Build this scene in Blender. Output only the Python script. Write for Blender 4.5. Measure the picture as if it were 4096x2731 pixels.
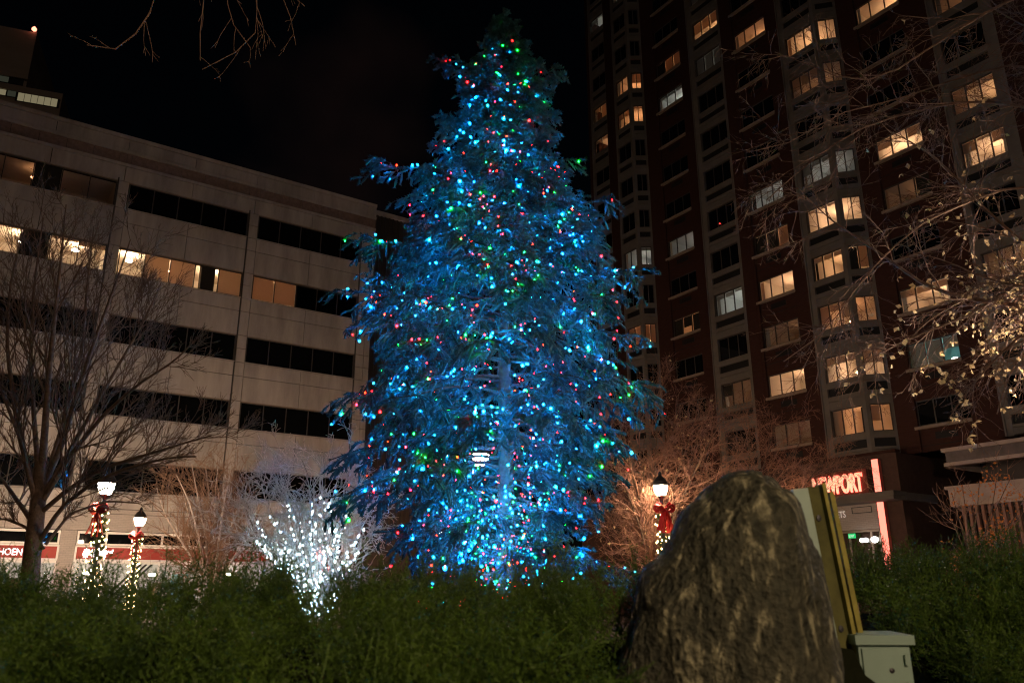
import bpy, math, random
import numpy as np
from mathutils import Vector, Matrix, noise as mnoise
for o in list(bpy.data.objects): bpy.data.objects.remove(o)
sc = bpy.context.scene
COL = sc.collection
RNG = np.random.default_rng(7)
R = math.radians

# ------------------------------------------------------------------ camera
EYE = np.array([0., 0., 1.45])
FPX, CX, CY = 3218.69, 2048., 1365.5
_th, _ro = R(17.26), R(-0.184)
_f = np.array([0, math.cos(_th), math.sin(_th)]); _u = np.array([0, -math.sin(_th), math.cos(_th)]); _r = np.array([1., 0, 0])
CR = _r*math.cos(_ro)+_u*math.sin(_ro); CU = -_r*math.sin(_ro)+_u*math.cos(_ro); CF = _f
def at(x, y, Y):
    """point at world depth Y seen at photo pixel x,y (4096 wide)"""
    v = CF+CR*(x-CX)/FPX-CU*(y-CY)/FPX
    return EYE+v*(Y/v[1])
def atd(x, y, Y): return at(x*4096/2352, y*4096/2352, Y)
cam = bpy.data.cameras.new('camera'); camo = bpy.data.objects.new('camera', cam); COL.objects.link(camo)
cam.sensor_width = 36; cam.lens = 36*FPX/4096; cam.clip_start = .05; cam.clip_end = 3000
m = Matrix.Identity(4)
for i in range(3): m[i][0] = CR[i]; m[i][1] = CU[i]; m[i][2] = -CF[i]; m[i][3] = EYE[i]
camo.matrix_world = m
cam.dof.use_dof = True; cam.dof.focus_distance = 15.5; cam.dof.aperture_fstop = 4.5
sc.camera = camo
# ------------------------------------------------------------------ night sky
w = bpy.data.worlds.new('World'); sc.world = w; w.use_nodes = True
nt = w.node_tree; nt.nodes.clear()
out = nt.nodes.new('ShaderNodeOutputWorld'); bg = nt.nodes.new('ShaderNodeBackground'); bg2 = nt.nodes.new('ShaderNodeBackground')
sky = nt.nodes.new('ShaderNodeTexSky'); sky.sky_type = 'NISHITA'; sky.sun_disc = False
sky.sun_elevation = R(20); sky.sun_rotation = R(200)
bg.inputs[1].default_value = .0003
tc = nt.nodes.new('ShaderNodeTexCoord'); nz = nt.nodes.new('ShaderNodeTexNoise'); nz.inputs['Scale'].default_value = 2.3; nz.inputs['Detail'].default_value = 4
mp = nt.nodes.new('ShaderNodeMapping'); mp.inputs['Location'].default_value = (1.1, .2, .35)
rp = nt.nodes.new('ShaderNodeValToRGB'); rp.color_ramp.elements[0].position = .56; rp.color_ramp.elements[0].color = (0, 0, 0, 1)
rp.color_ramp.elements[1].position = .85; rp.color_ramp.elements[1].color = (.009, .004, .0028, 1)
add = nt.nodes.new('ShaderNodeAddShader')
nt.links.new(tc.outputs['Generated'], mp.inputs[0]); nt.links.new(mp.outputs[0], nz.inputs['Vector'])
nt.links.new(nz.outputs[0], rp.inputs[0]); nt.links.new(rp.outputs[0], bg2.inputs[0])
nt.links.new(sky.outputs[0], bg.inputs[0]); nt.links.new(bg.outputs[0], add.inputs[0]); nt.links.new(bg2.outputs[0], add.inputs[1])
nt.links.new(add.outputs[0], out.inputs[0])
# faint sun lamp added to fill the tower fronts, standing in for city glow
sl = bpy.data.lights.new('fill_sun', 'SUN'); sl.energy = .035; sl.angle = R(15); sl.color = (1, .72, .5)
slo = bpy.data.objects.new('fill_sun', sl); COL.objects.link(slo); slo.rotation_euler = (R(62), 0, R(20))
# ------------------------------------------------------------------ output
sc.view_settings.view_transform = 'Standard'; sc.view_settings.look = 'None'; sc.view_settings.exposure = 0; sc.view_settings.gamma = 1
cy = sc.cycles
cy.use_denoising = True; cy.denoiser = 'OPENIMAGEDENOISE'; cy.denoising_input_passes = 'RGB_ALBEDO_NORMAL'; cy.denoising_prefilter = 'ACCURATE'
cy.max_bounces = 4; cy.diffuse_bounces = 2; cy.glossy_bounces = 2; cy.transparent_max_bounces = 12; cy.transmission_bounces = 2
cy.use_light_tree = True; cy.sample_clamp_indirect = 4; cy.caustics_reflective = False; cy.caustics_refractive = False
cy.filter_width = 1.15; cy.blur_glossy = 1.0; cy.use_adaptive_sampling = False
LAMP_L = 1500.; LAMP_COL = (1., .70, .47)

# ================================================================== materials
def mat(name, col, rough=.7, spec=.3, metal=0., var=.0, scale=4., bump=0., emit=None, es=0., trans=0., sampling=None, objc=False, stretch=None, col2=None):
    ma = bpy.data.materials.new(name); ma.use_nodes = True; t = ma.node_tree; b = t.nodes['Principled BSDF']
    b.inputs['Base Color'].default_value = (*col, 1); b.inputs['Roughness'].default_value = rough
    b.inputs['Specular IOR Level'].default_value = spec; b.inputs['Metallic'].default_value = metal
    if emit: b.inputs['Emission Color'].default_value = (*emit, 1); b.inputs['Emission Strength'].default_value = es
    if var or bump or col2:
        if objc: src = t.nodes.new('ShaderNodeTexCoord').outputs['Object']
        else: src = t.nodes.new('ShaderNodeNewGeometry').outputs['Position']
        if stretch:
            mpn = t.nodes.new('ShaderNodeMapping'); mpn.inputs['Scale'].default_value = stretch; t.links.new(src, mpn.inputs[0]); src = mpn.outputs[0]
        n = t.nodes.new('ShaderNodeTexNoise'); n.inputs['Scale'].default_value = scale; n.inputs['Detail'].default_value = 6; n.inputs['Roughness'].default_value = .65
        t.links.new(src, n.inputs['Vector'])
        c2 = col2 or tuple(c*(1-var) for c in col); c1 = col if col2 else tuple(min(1, c*(1+var)) for c in col)
        r_ = t.nodes.new('ShaderNodeValToRGB'); r_.color_ramp.elements[0].position = .34; r_.color_ramp.elements[1].position = .66
        r_.color_ramp.elements[0].color = (*c2, 1); r_.color_ramp.elements[1].color = (*c1, 1)
        t.links.new(n.outputs[0], r_.inputs[0]); t.links.new(r_.outputs[0], b.inputs['Base Color'])
        if bump:
            bn = t.nodes.new('ShaderNodeBump'); bn.inputs['Strength'].default_value = bump; bn.inputs['Distance'].default_value = .02
            t.links.new(n.outputs[0], bn.inputs['Height']); t.links.new(bn.outputs[0], b.inputs['Normal'])
    if trans:
        tr = t.nodes.new('ShaderNodeBsdfTranslucent'); tr.inputs[0].default_value = (*col, 1); mx = t.nodes.new('ShaderNodeMixShader'); mx.inputs[0].default_value = trans
        o = t.nodes['Material Output']; t.links.new(b.outputs[0], mx.inputs[1]); t.links.new(tr.outputs[0], mx.inputs[2]); t.links.new(mx.outputs[0], o.inputs[0])
    if sampling: ma.cycles.emission_sampling = sampling
    return ma
def emis(name, col, s, sampling=None):
    ma = bpy.data.materials.new(name); ma.use_nodes = True; t = ma.node_tree; t.nodes.clear()
    e = t.nodes.new('ShaderNodeEmission'); e.inputs[0].default_value = (*col, 1); e.inputs[1].default_value = s
    o = t.nodes.new('ShaderNodeOutputMaterial'); t.links.new(e.outputs[0], o.inputs[0])
    if sampling: ma.cycles.emission_sampling = sampling
    return ma
def glass(name, tint=(.9, .9, .9)):
    ma = bpy.data.materials.new(name); ma.use_nodes = True; t = ma.node_tree; t.nodes.clear()
    tr = t.nodes.new('ShaderNodeBsdfTransparent'); tr.inputs[0].default_value = (*tint, 1)
    g = t.nodes.new('ShaderNodeBsdfGlossy'); g.inputs['Roughness'].default_value = .02
    fr = t.nodes.new('ShaderNodeFresnel'); fr.inputs[0].default_value = 1.5; mx = t.nodes.new('ShaderNodeMixShader')
    o = t.nodes.new('ShaderNodeOutputMaterial')
    ge = t.nodes.new('ShaderNodeNewGeometry'); sb = t.nodes.new('ShaderNodeMath'); sb.operation = 'SUBTRACT'; sb.inputs[0].default_value = 1; ml = t.nodes.new('ShaderNodeMath'); ml.operation = 'MULTIPLY'
    t.links.new(ge.outputs['Backfacing'], sb.inputs[1]); t.links.new(fr.outputs[0], ml.inputs[0]); t.links.new(sb.outputs[0], ml.inputs[1])
    t.links.new(ml.outputs[0], mx.inputs[0]); t.links.new(tr.outputs[0], mx.inputs[1]); t.links.new(g.outputs[0], mx.inputs[2]); t.links.new(mx.outputs[0], o.inputs[0])
    return ma
def brickmat(name, c1, c2, mort):
    ma = mat(name, c1, .85, .15); t = ma.node_tree; b = t.nodes['Principled BSDF']
    tcn = t.nodes.new('ShaderNodeTexCoord'); mpn = t.nodes.new('ShaderNodeMapping'); mpn.inputs['Rotation'].default_value = (R(90), 0, 0)
    br = t.nodes.new('ShaderNodeTexBrick'); br.inputs['Scale'].default_value = 1; br.inputs['Brick Width'].default_value = .24; br.inputs['Row Height'].default_value = .085
    br.inputs['Mortar Size'].default_value = .008; br.inputs['Color1'].default_value = (*c1, 1); br.inputs['Color2'].default_value = (*c2, 1); br.inputs['Mortar'].default_value = (*mort, 1)
    t.links.new(tcn.outputs['Object'], mpn.inputs[0]); t.links.new(mpn.outputs[0], br.inputs[0]); t.links.new(br.outputs[0], b.inputs['Base Color'])
    bn = t.nodes.new('ShaderNodeBump'); bn.inputs['Strength'].default_value = .4; bn.inputs['Distance'].default_value = .01; bn.invert = True
    t.links.new(br.outputs['Fac'], bn.inputs['Height']); t.links.new(bn.outputs[0], b.inputs['Normal'])
    return ma
M = {}
M['precast'] = mat('precast_concrete', (.37, .335, .305), .85, .2, var=.22, scale=1.1, bump=.08, stretch=(1, 1, .22))
M['joint'] = mat('dark_joint', (.05, .042, .037), .9, .1)
M['tile'] = mat('brown_stone_tile', (.20, .14, .115), .6, .3, var=.22, scale=5)
M['rib'] = mat('ribbed_brown_metal', (.045, .036, .03), .6, .3, var=.1)
M['darkframe'] = mat('dark_bronze_frame', (.045, .038, .033), .5, .4)
M['whiteframe'] = mat('white_painted_frame', (.72, .69, .66), .5, .4)
M['redband'] = mat('red_fascia', (.32, .035, .025), .55, .35, var=.06, scale=2)
M['greybrick'] = brickmat('pale_block', (.36, .32, .29), (.40, .355, .32), (.30, .27, .25))
M['brick'] = brickmat('red_brick', (.052, .020, .014), (.042, .016, .011), (.04, .022, .017))
M['tstone'] = mat('tower_cast_stone', (.138, .122, .104), .85, .2, var=.12, scale=1.2)
M['louver'] = mat('dark_louver', (.012, .011, .010), .6, .2)
M['sill'] = mat('stone_sill', (.26, .20, .15), .85, .2, var=.1)
M['darkglass'] = mat('dark_glass', (.004, .0045, .005), .03, .5)
M['clearglass'] = glass('clear_glass')
M['wall_in'] = mat('room_paint', (.78, .70, .58), .9, .1)
M['wall_in_w'] = mat('room_paint_white', (.80, .80, .76), .9, .1)
M['wall_in_teal'] = mat('room_paint_teal', (.30, .62, .62), .9, .1)
M['floor_in'] = mat('room_floor', (.22, .13, .07), .6, .3)
M['blind'] = mat('window_blind', (.72, .56, .42), .85, .1, trans=.55, var=.06, scale=3, stretch=(.3, .3, 30))
M['blindg'] = mat('grey_window_blind', (.5, .5, .46), .85, .1, trans=.5, var=.06, scale=3, stretch=(.3, .3, 30))
M['curtain'] = mat('dark_curtain', (.05, .045, .035), .95, .1)
M['lampw'] = emis('ceiling_lamp_warm', (1, .53, .26), 66)
M['lampo'] = emis('ceiling_lamp_orange', (1, .44, .19), 44)
M['lampd'] = emis('ceiling_lamp_dim', (1, .46, .21), 9.0)
M['lampc'] = emis('ceiling_lamp_cool', (.94, 1, .93), 32)
M['lampg'] = emis('ceiling_lamp_grey', (1, .96, .86), 11)
M['lampb'] = emis('ceiling_lamp_bright', (1, .58, .33), 110)
M['lampshop'] = emis('shop_ceiling_lamp', (1, .86, .68), 420)
M['lampoff'] = emis('office_ceiling_lamp', (1, .70, .44), 170)
M['bark'] = mat('bark', (.125, .082, .056), .9, .1, var=.35, scale=14, bump=.5)
M['twig'] = mat('twig_bark', (.27, .165, .11), .85, .1, var=.3, scale=9)
M['darktwig'] = mat('dark_twig', (.15, .092, .064), .85, .1, var=.3, scale=9)
M['palebark'] = mat('pale_bark', (.52, .44, .38), .85, .1, var=.25, scale=12)
M['redtwig'] = mat('reddish_twig', (.28, .15, .10), .85, .1, var=.3, scale=6)
M['leaf'] = mat('dry_yellow_leaf', (.50, .36, .18), .75, .2, var=.35, scale=3, trans=.3)
M['orangeleaf'] = mat('orange_leaf', (.55, .19, .05), .75, .2, var=.3, scale=4, trans=.3)
M['needle'] = mat('blue_spruce_needle', (.024, .074, .084), .7, .12, var=.6, scale=2.5)
M['sprucebark'] = mat('spruce_bark', (.045, .038, .034), .9, .1, var=.3, scale=10)
M['juniper'] = mat('juniper_leaf', (.080, .145, .014), .6, .25, scale=6, col2=(.022, .050, .006))
M['junstem'] = mat('juniper_stem', (.12, .09, .03), .8, .1)
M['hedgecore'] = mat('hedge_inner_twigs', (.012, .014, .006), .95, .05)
M['iron'] = mat('black_cast_iron', (.02, .02, .02), .45, .5)

M['garland'] = mat('garland_needle', (.045, .075, .025), .7, .2, var=.4, scale=8)
M['bow'] = mat('red_velvet_bow', (.42, .012, .012), .6, .3, var=.15, scale=8)
M['bow_edge'] = mat('gold_bow_edge', (.65, .42, .15), .35, .5, metal=.7)
M['warmbulb'] = emis('warm_bulb', (1, .62, .26), 34)
M['whitebulb'] = emis('white_bulb', (.50, .82, 1), 85)
M['wire'] = mat('light_wire', (.012, .03, .018), .6, .3)
M['redbulb'] = emis('red_bulb_sculpture', (1, .10, .06), 26)
M['reddeer'] = mat('red_tinsel', (.45, .03, .02), .6, .3, emit=(1, .06, .03), es=1.3)
M['ground'] = mat('paving', (.13, .12, .11), .85, .2, var=.2, scale=1.5, bump=.1)
M['lawn'] = mat('lawn_soil', (.035, .04, .018), .95, .05, var=.4, scale=5, bump=.3)
M['greenpost'] = mat('green_grey_paint', (.36, .48, .38), .55, .35, var=.12, scale=6)
M['olivepost'] = mat('dark_olive_post', (.10, .10, .03), .75, .2, var=.35, scale=9)  # darker olive tone for the web than for the green flange
M['litpost'] = mat('yellow_lit_edge', (.30, .27, .06), .7, .2, var=.3, scale=9)  # yellow light along the post edges, painted in as colour
M['bluegreybox'] = mat('pale_green_grey_paint', (.25, .36, .28), .5, .35, var=.08, scale=5)
M['farconc'] = mat('far_concrete', (.60, .48, .40), .9, .1, var=.12, scale=.06, stretch=(1, 1, 4))
M['farglass'] = mat('far_dark_glass', (.01, .014, .012), .2, .4)
M['farlit'] = emis('far_lit_window', (.85, .72, .42), .22, 'NONE')
M['farlit2'] = emis('far_dim_window', (.5, .52, .36), .05, 'NONE')

# ================================================================== builders
def link(o, parent=None):
    COL.objects.link(o)
    if parent: o.parent = parent
    return o
def tag(o, label=None, cat=None, group=None, kind=None):
    if label: o['label'] = label
    if cat: o['category'] = cat
    if group: o['group'] = group
    if kind: o['kind'] = kind
    return o
def empty(name, loc=(0, 0, 0), rz=0, label=None, cat=None, group=None):
    o = bpy.data.objects.new(name, None); o.location = loc; o.rotation_euler = (0, 0, rz); o.empty_display_size = .3
    link(o); return tag(o, label, cat, group)
def npmesh(name, V, F, material, smooth=False):
    V = np.asarray(V, np.float32).reshape(-1, 3); F = np.asarray(F, np.int32); k = F.shape[1]; n = len(F)
    me = bpy.data.meshes.new(name); me.vertices.add(len(V)); me.vertices.foreach_set('co', V.ravel())
    me.loops.add(n*k); me.loops.foreach_set('vertex_index', F.ravel()); me.polygons.add(n)
    me.polygons.foreach_set('loop_start', np.arange(0, n*k, k, dtype=np.int32))
    me.update(calc_edges=True); me.validate()
    me.polygons.foreach_set('use_smooth', np.full(n, bool(smooth)))
    me.materials.append(material); return me
def npobj(name, V, F, material, parent=None, smooth=False, loc=None):
    o = bpy.data.objects.new(name, npmesh(name, V, F, material, smooth)); link(o, parent)
    if loc is not None: o.location = loc
    return o
BQ = np.array([[0, 3, 2, 1], [4, 5, 6, 7], [0, 1, 5, 4], [1, 2, 6, 5], [2, 3, 7, 6], [3, 0, 4, 7]])
def boxv(x0, x1, y0, y1, z0, z1):
    return np.array([[x0, y0, z0], [x1, y0, z0], [x1, y1, z0], [x0, y1, z0], [x0, y0, z1], [x1, y0, z1], [x1, y1, z1], [x0, y1, z1]], float)
def boxes(name, L, material, parent=None, loc=None, rz=0):
    V = np.concatenate([boxv(*b) for b in L]); F = np.concatenate([BQ+8*i for i in range(len(L))])
    o = npobj(name, V, F, material, parent, loc=loc); o.rotation_euler = (0, 0, rz); return o
_cache = {}
def piece(name, b, material, parent, bevel=0.):
    """one box piece with shared mesh data; b = x0,x1,y0,y1,z0,z1 in the parent's space"""
    d = (round(b[1]-b[0], 3), round(b[3]-b[2], 3), round(b[5]-b[4], 3)); k = (d, material.name)
    if k not in _cache:
        _cache[k] = npmesh(name, boxv(-d[0]/2, d[0]/2, -d[1]/2, d[1]/2, -d[2]/2, d[2]/2), BQ, material)
    o = bpy.data.objects.new(name, _cache[k]); link(o, parent); o.location = ((b[0]+b[1])/2, (b[2]+b[3])/2, (b[4]+b[5])/2); return o
def norm(v): return v/np.maximum(np.linalg.norm(v, axis=-1, keepdims=True), 1e-9)
def tubes(P, Rd, sides=3):
    """P (N,n,3), Rd (N,n) -> verts, quads"""
    P = np.asarray(P, float); Rd = np.asarray(Rd, float); N, n, _ = P.shape
    T = norm(np.gradient(P, axis=1)); T0 = norm(P[:, -1]-P[:, 0])
    ref = np.where(np.abs(T0[:, 2:3]) > .8, np.array([[1., .3, 0]]), np.array([[.2, .1, 1.]]))[:, None, :]
    A = norm(np.cross(T, np.broadcast_to(ref, T.shape))); B = np.cross(T, A)
    an = np.arange(sides)*2*math.pi/sides
    V = P[:, :, None, :]+Rd[:, :, None, None]*(A[:, :, None, :]*np.cos(an)[None, None, :, None]+B[:, :, None, :]*np.sin(an)[None, None, :, None])
    i = np.arange(N)[:, None, None]; j = np.arange(n-1)[None, :, None]; s = np.arange(sides)[None, None, :]; s2 = (s+1) % sides
    base = i*n*sides
    F = np.stack([base+j*sides+s+0*i, base+j*sides+s2, base+(j+1)*sides+s2, base+(j+1)*sides+s], -1).reshape(-1, 4)
    return V.reshape(-1, 3), F
def merge(parts):
    V = []; F = []; k = 0
    for v, f in parts:
        V.append(v); F.append(f+k); k += len(v)
    return np.concatenate(V), np.concatenate(F)
def lathe(profile, sides=16):
    pr = np.array(profile, float); an = np.arange(sides)*2*math.pi/sides; n = len(pr)
    V = np.stack([pr[:, None, 0]*np.cos(an)[None], pr[:, None, 0]*np.sin(an)[None], np.broadcast_to(pr[:, None, 1], (n, sides))], -1).reshape(-1, 3)
    F = [[j*sides+s, j*sides+(s+1) % sides, (j+1)*sides+(s+1) % sides, (j+1)*sides+s] for j in range(n-1) for s in range(sides)]
    return V, np.array(F)
def resample(pts, n):
    pts = np.asarray(pts, float); d = np.r_[0, np.cumsum(np.linalg.norm(np.diff(pts, axis=0), axis=1))]
    # Catmull-ish smoothing through dense linear + blur
    t = np.linspace(0, d[-1], n*4); q = np.stack([np.interp(t, d, pts[:, i]) for i in range(3)], 1)
    for _ in range(6): q[1:-1] = (q[:-2]+q[1:-1]*2+q[2:])/4
    return q[np.linspace(0, len(q)-1, n).astype(int)]
def child(P, Rd, mcount, rng, ang=(25, 50), lr=.45, up=.1, wob=.12, tmin=.25, tmax=1., n=6, rr=.55, rmin=.002, L=None, cap=None):
    N, k, _ = P.shape; idx = np.repeat(np.arange(N), mcount); t = rng.uniform(tmin, tmax, len(idx))
    s = t*(k-1); a = np.minimum(s.astype(int), k-2); f = (s-a)[:, None]
    p0 = P[idx, a]*(1-f)+P[idx, a+1]*f; T = norm(P[idx, a+1]-P[idx, a]); r0 = (Rd[idx, a]*(1-f[:, 0])+Rd[idx, a+1]*f[:, 0])*rr
    r0 = np.maximum(r0, rmin); Lp = np.linalg.norm(np.diff(P, axis=1), axis=2).sum(1)[idx]
    perp = norm(np.cross(T, rng.normal(size=T.shape))); an = np.radians(rng.uniform(*ang, len(idx)))[:, None]
    d = norm(T*np.cos(an)+perp*np.sin(an))
    ln = (Lp*lr if L is None else L)*rng.uniform(.55, 1.25, len(idx))*(1.2-.7*t)
    if cap: ln = np.minimum(ln, cap)
    st = (ln/(n-1))[:, None]; pts = [p0]
    for i in range(n-1):
        d = norm(d+np.array([0, 0, up])+wob*rng.normal(size=d.shape)); pts.append(pts[-1]+d*st)
    Q = np.stack(pts, 1); rad = np.linspace(1, .35, n)[None]*r0[:, None]
    return Q, np.maximum(rad, rmin*.6)
def text_mesh(name, s, size, material, parent, loc, rot, ext=.02, sx=1., offset=0., align='LEFT'):
    cu = bpy.data.curves.new(name, 'FONT'); cu.body = s; cu.size = size; cu.extrude = ext; cu.offset = offset; cu.align_x = align
    o = bpy.data.objects.new(name, cu); COL.objects.link(o)
    dg = bpy.context.evaluated_depsgraph_get(); me = bpy.data.meshes.new_from_object(o.evaluated_get(dg)); bpy.data.objects.remove(o)
    me.materials.clear(); me.materials.append(material)
    t = bpy.data.objects.new(name, me); link(t, parent); t.location = loc; t.rotation_euler = rot; t.scale = (sx, 1, 1); return t

# ================================================================== setting: ground
g = boxes('ground', [(-700, 700, -200, 1200, -.4, 0)], M['ground']); tag(g, kind='structure')
g = boxes('planting_bed', [(-30, 12, 1.2, 26, .002, .06)], M['lawn']); tag(g, kind='structure')

# ================================================================== windows and rooms
def room(parent, foot, openn, z0, z1, wallm, lampm, lamp=(0, 0), r=.22, hang=.1):
    """lit room behind a window: foot = plan polygon, first `openn` edges are glazed"""
    n = len(foot); V = [(x, y, z0) for x, y in foot]+[(x, y, z1) for x, y in foot]
    me = bpy.data.meshes.new('room'); F = [tuple(range(n))[::-1], tuple(range(n, 2*n))]+[(i, (i+1) % n, n+(i+1) % n, n+i) for i in range(openn, n)]
    me.from_pydata(V, [], F); me.materials.append(wallm); me.materials.append(M['floor_in']); me.polygons[0].material_index = 1
    o = bpy.data.objects.new('room', me); link(o, parent)
    v, f = lathe([(0.001, .05), (r*.7, .04), (r, 0), (r*.8, -.04), (0.001, -.07)], 10)
    l = npobj('ceiling_lamp', v, f, lampm, parent, smooth=True); l.location = (lamp[0], lamp[1], z1-hang)
    return o
def window(parent, loc, rz, w_, h, n, lit, framem, blinds=(), blindm=None, depth=.06):
    """window frame (mesh) with panes as children; local x 0..w, y into the wall, z 0..h"""
    t = .055; L = [(0, w_, 0, depth, 0, t), (0, w_, 0, depth, h-t, h), (0, t, 0, depth, t, h-t), (w_-t, w_, 0, depth, t, h-t)]
    for i in range(1, n): L.append((w_*i/n-.028, w_*i/n+.028, .004, depth-.004, t, h-t))
    o = boxes('window', L, framem, parent, loc, rz)
    gm = M['clearglass'] if lit else M['darkglass']
    for i in range(n):
        piece('pane', (w_*i/n+.03, w_*(i+1)/n-.03, depth*.45, depth*.55, t, h-t), gm, o)
    for i, fr in enumerate(blinds):
        if fr: 
            zb = t+(h-2*t)*(1-abs(fr)); bm = blindm or M['blind']
            if fr < 0: bm = M['curtain']
            piece('blind', (w_*i/n+.035, w_*(i+1)/n-.035, depth+.05, depth+.06, zb, h-t), bm, o)
    return o

# ================================================================== office building (left)
YL = R(34.2)
office = empty('office_building', (-15.953, 45., 0), YL, 'beige precast office block with ribbon windows and red shop fascia, left', 'building')
YB = .16      # backing wall face behind panels
U_L, U_R, ZR = -37.0, 8.2, 26.62
pil = [-29.8+7.4*i for i in range(-1, 6)]           # pilaster left edges: ... -7.6, -.2, 7.2
pil = [p for p in pil if U_L < p < U_R]
heads = [8.0+3.925*k for k in range(5)]; WH = 1.565
# backing walls: solid strips around ribbons so that lit rooms stay open
L = [(U_L, U_R, YB, YB+.3, heads[k]+.02, (heads[k+1]-WH-.02) if k < 4 else ZR-.1) for k in range(5)]
L += [(U_L, U_R, YB, YB+.3, 4.45, heads[0]-WH-.02)]
for p in pil: L.append((p+.02, p+.58, YB+.002, YB+.302, 0, ZR-.12))
L += [(U_L, U_R, 14, 14.3, 0, ZR-.1), (U_L, U_L+.3, YB, 14, 0, ZR-.1), (U_R-.3, U_R, YB, 14, 0, ZR-.1), (U_L, U_R, YB, 14.3, ZR-.5, ZR-.12)]
boxes('wall', L, M['joint'], office)
g_ = .034
def panel(u0, u1, z0, z1, y=0., m='precast', d=.16): return piece('panel', (u0+g_/2, u1-g_/2, y, y+d, z0+g_/2, z1-g_/2), M[m], office)
for i, p in enumerate(pil):
    u0, u1 = p+.6, min(p+7.4, U_R)
    if u1-u0 < 2: 
        u1 = U_R
    last = u1 == U_R and u1-u0 < 2
    um = (u0+u1)/2 if not last else None
    segs = [(u0, um), (um, u1)] if not last else [(u0, u1)]
    for k in range(5):
        zs = heads[k]-WH                       # window sill
        zl = heads[k-1] if k else 4.5          # below: head of the floor under
        for a, b in segs:
            panel(a, b, zs-.87, zs-.05); panel(a, b, zl+.03, zs-.87)
        if not last:
            piece('window_sill', (u0-.01, u1+.01, -.05, .2, zs-.05, zs), M['precast'], office)
            piece('window_head', (u0-.01, u1+.01, .02, .2, heads[k]-.012, heads[k]+.03), M['sill'], office)
        else:
            panel(u0, u1, zs-.05, zs+.78); panel(u0, u1, zs+.78, zs+1.6)
        # pilaster blocks
        for za, zb in ((zs-.05, zs+.78), (zs+.78, zs+WH+.03), (zs-.87, zs-.05), (zl+.03, zs-.87)):
            panel(p+.05, p+.6, za, zb, -.02)
    # top: plain panels, brown tile band, coping panels
    for a, b in (segs if not last else [(u0, u1)]):
        panel(a-(.3 if a == u0 else 0), b+(.3 if b == u1 and not last else 0), heads[4]+.03, 24.68, .002)
        panel(a-(.3 if a == u0 else 0), b+(.3 if b == u1 and not last else 0), 25.72, 26.38, .002)
    piece('string_course', (p+.3, min(p+7.7, U_R), -.03, .16, 24.69, 24.87), M['precast'], office)
    piece('string_course', (p+.3, min(p+7.7, U_R), -.03, .16, 25.53, 25.71), M['precast'], office)
    e = [p+.3, p+.55]+[p+.6+1.34*j for j in range(1, 6)]+[p+7.7]
    e = [q for q in e if q < U_R]+([U_R] if p+7.7 > U_R else [])
    for a, b in zip(e[:-1], e[1:]): piece('tile', (a+.012, b-.012, .05, .16, 24.89, 25.51), M['tile'], office)
    piece('coping', (p+.3, min(p+7.7, U_R), -.06, .5, 26.40, 26.62), M['precast'], office)
    piece('downpipe', (p-.02, p+.05, -.03, .1, 6.3, 23.9), M['darkframe'], office)
# ribbon windows
lit_rows = {(-7.6, 3): 'A', (-15.0, 3): 'B', (-.2, 3): 'C', (-22.4, 3): 'B', (-15.0, 4): 'D'}
for p in pil:
    if p+7.4 > U_R+.5: continue
    u0, wd = p+.62, 6.76
    for k in range(5):
        zs = heads[k]-WH; key = (round(p, 1), k); kind = lit_rows.get(key)
        bl = {'A': (.02, .97, .97, .0, .97), 'B': (.1, .05, -1, .1, .2), 'C': (.96, .96, 0, 0, 0), 'D': (0, 0, -.98, 0, 0), None: ()}[kind]
        o = window(office, (u0, .05, zs), 0, wd, WH, 5, bool(kind), M['darkframe'], bl)
        if kind:
            a, b = (0, wd) if kind != 'C' else (0, wd*.4)
            room(o, [(a-.05, .3), (b+.05, .3), (b+.05, 4.3), (a-.05, 4.3)], 1, -.3, WH+.55, M['wall_in'], M['lampoff'] if kind in 'AB' else M['lampb'] if kind == 'C' else M['lampd'], (a+(b-a)*.42, 2.2), .2, .55)
            if kind in 'AB':
                for q in (.12, .8):
                    v, f = lathe([(0.001, .05), (.16, .04), (.2, 0), (.001, -.07)], 10)
                    npobj('ceiling_lamp', v, f, M['lampoff'], o, smooth=True, loc=(wd*q, 2.1, WH+.1))
            if kind == 'C': boxes('room_partition', [(wd*.4+.06, wd*.4+.16, .3, 4.3, -.3, WH+.5)], M['curtain'], o)
            if kind == 'A': boxes('room_column', [(wd*.665, wd*.78, .35, .9, -.3, WH+.5)], M['curtain'], o)
# ribbed recess beyond the corner, behind the tree
boxes('wall', [(U_R, 16, .9, 1.2, 0, ZR-.3)], M['rib'], office)
for i in range(26): piece('rib', (U_R+.1+i*.3, U_R+.22+i*.3, .8, .9, 4, ZR-.3), M['rib'], office)
piece('coping', (U_R, 16, .7, 1.2, ZR-.3, ZR), M['precast'], office)
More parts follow.
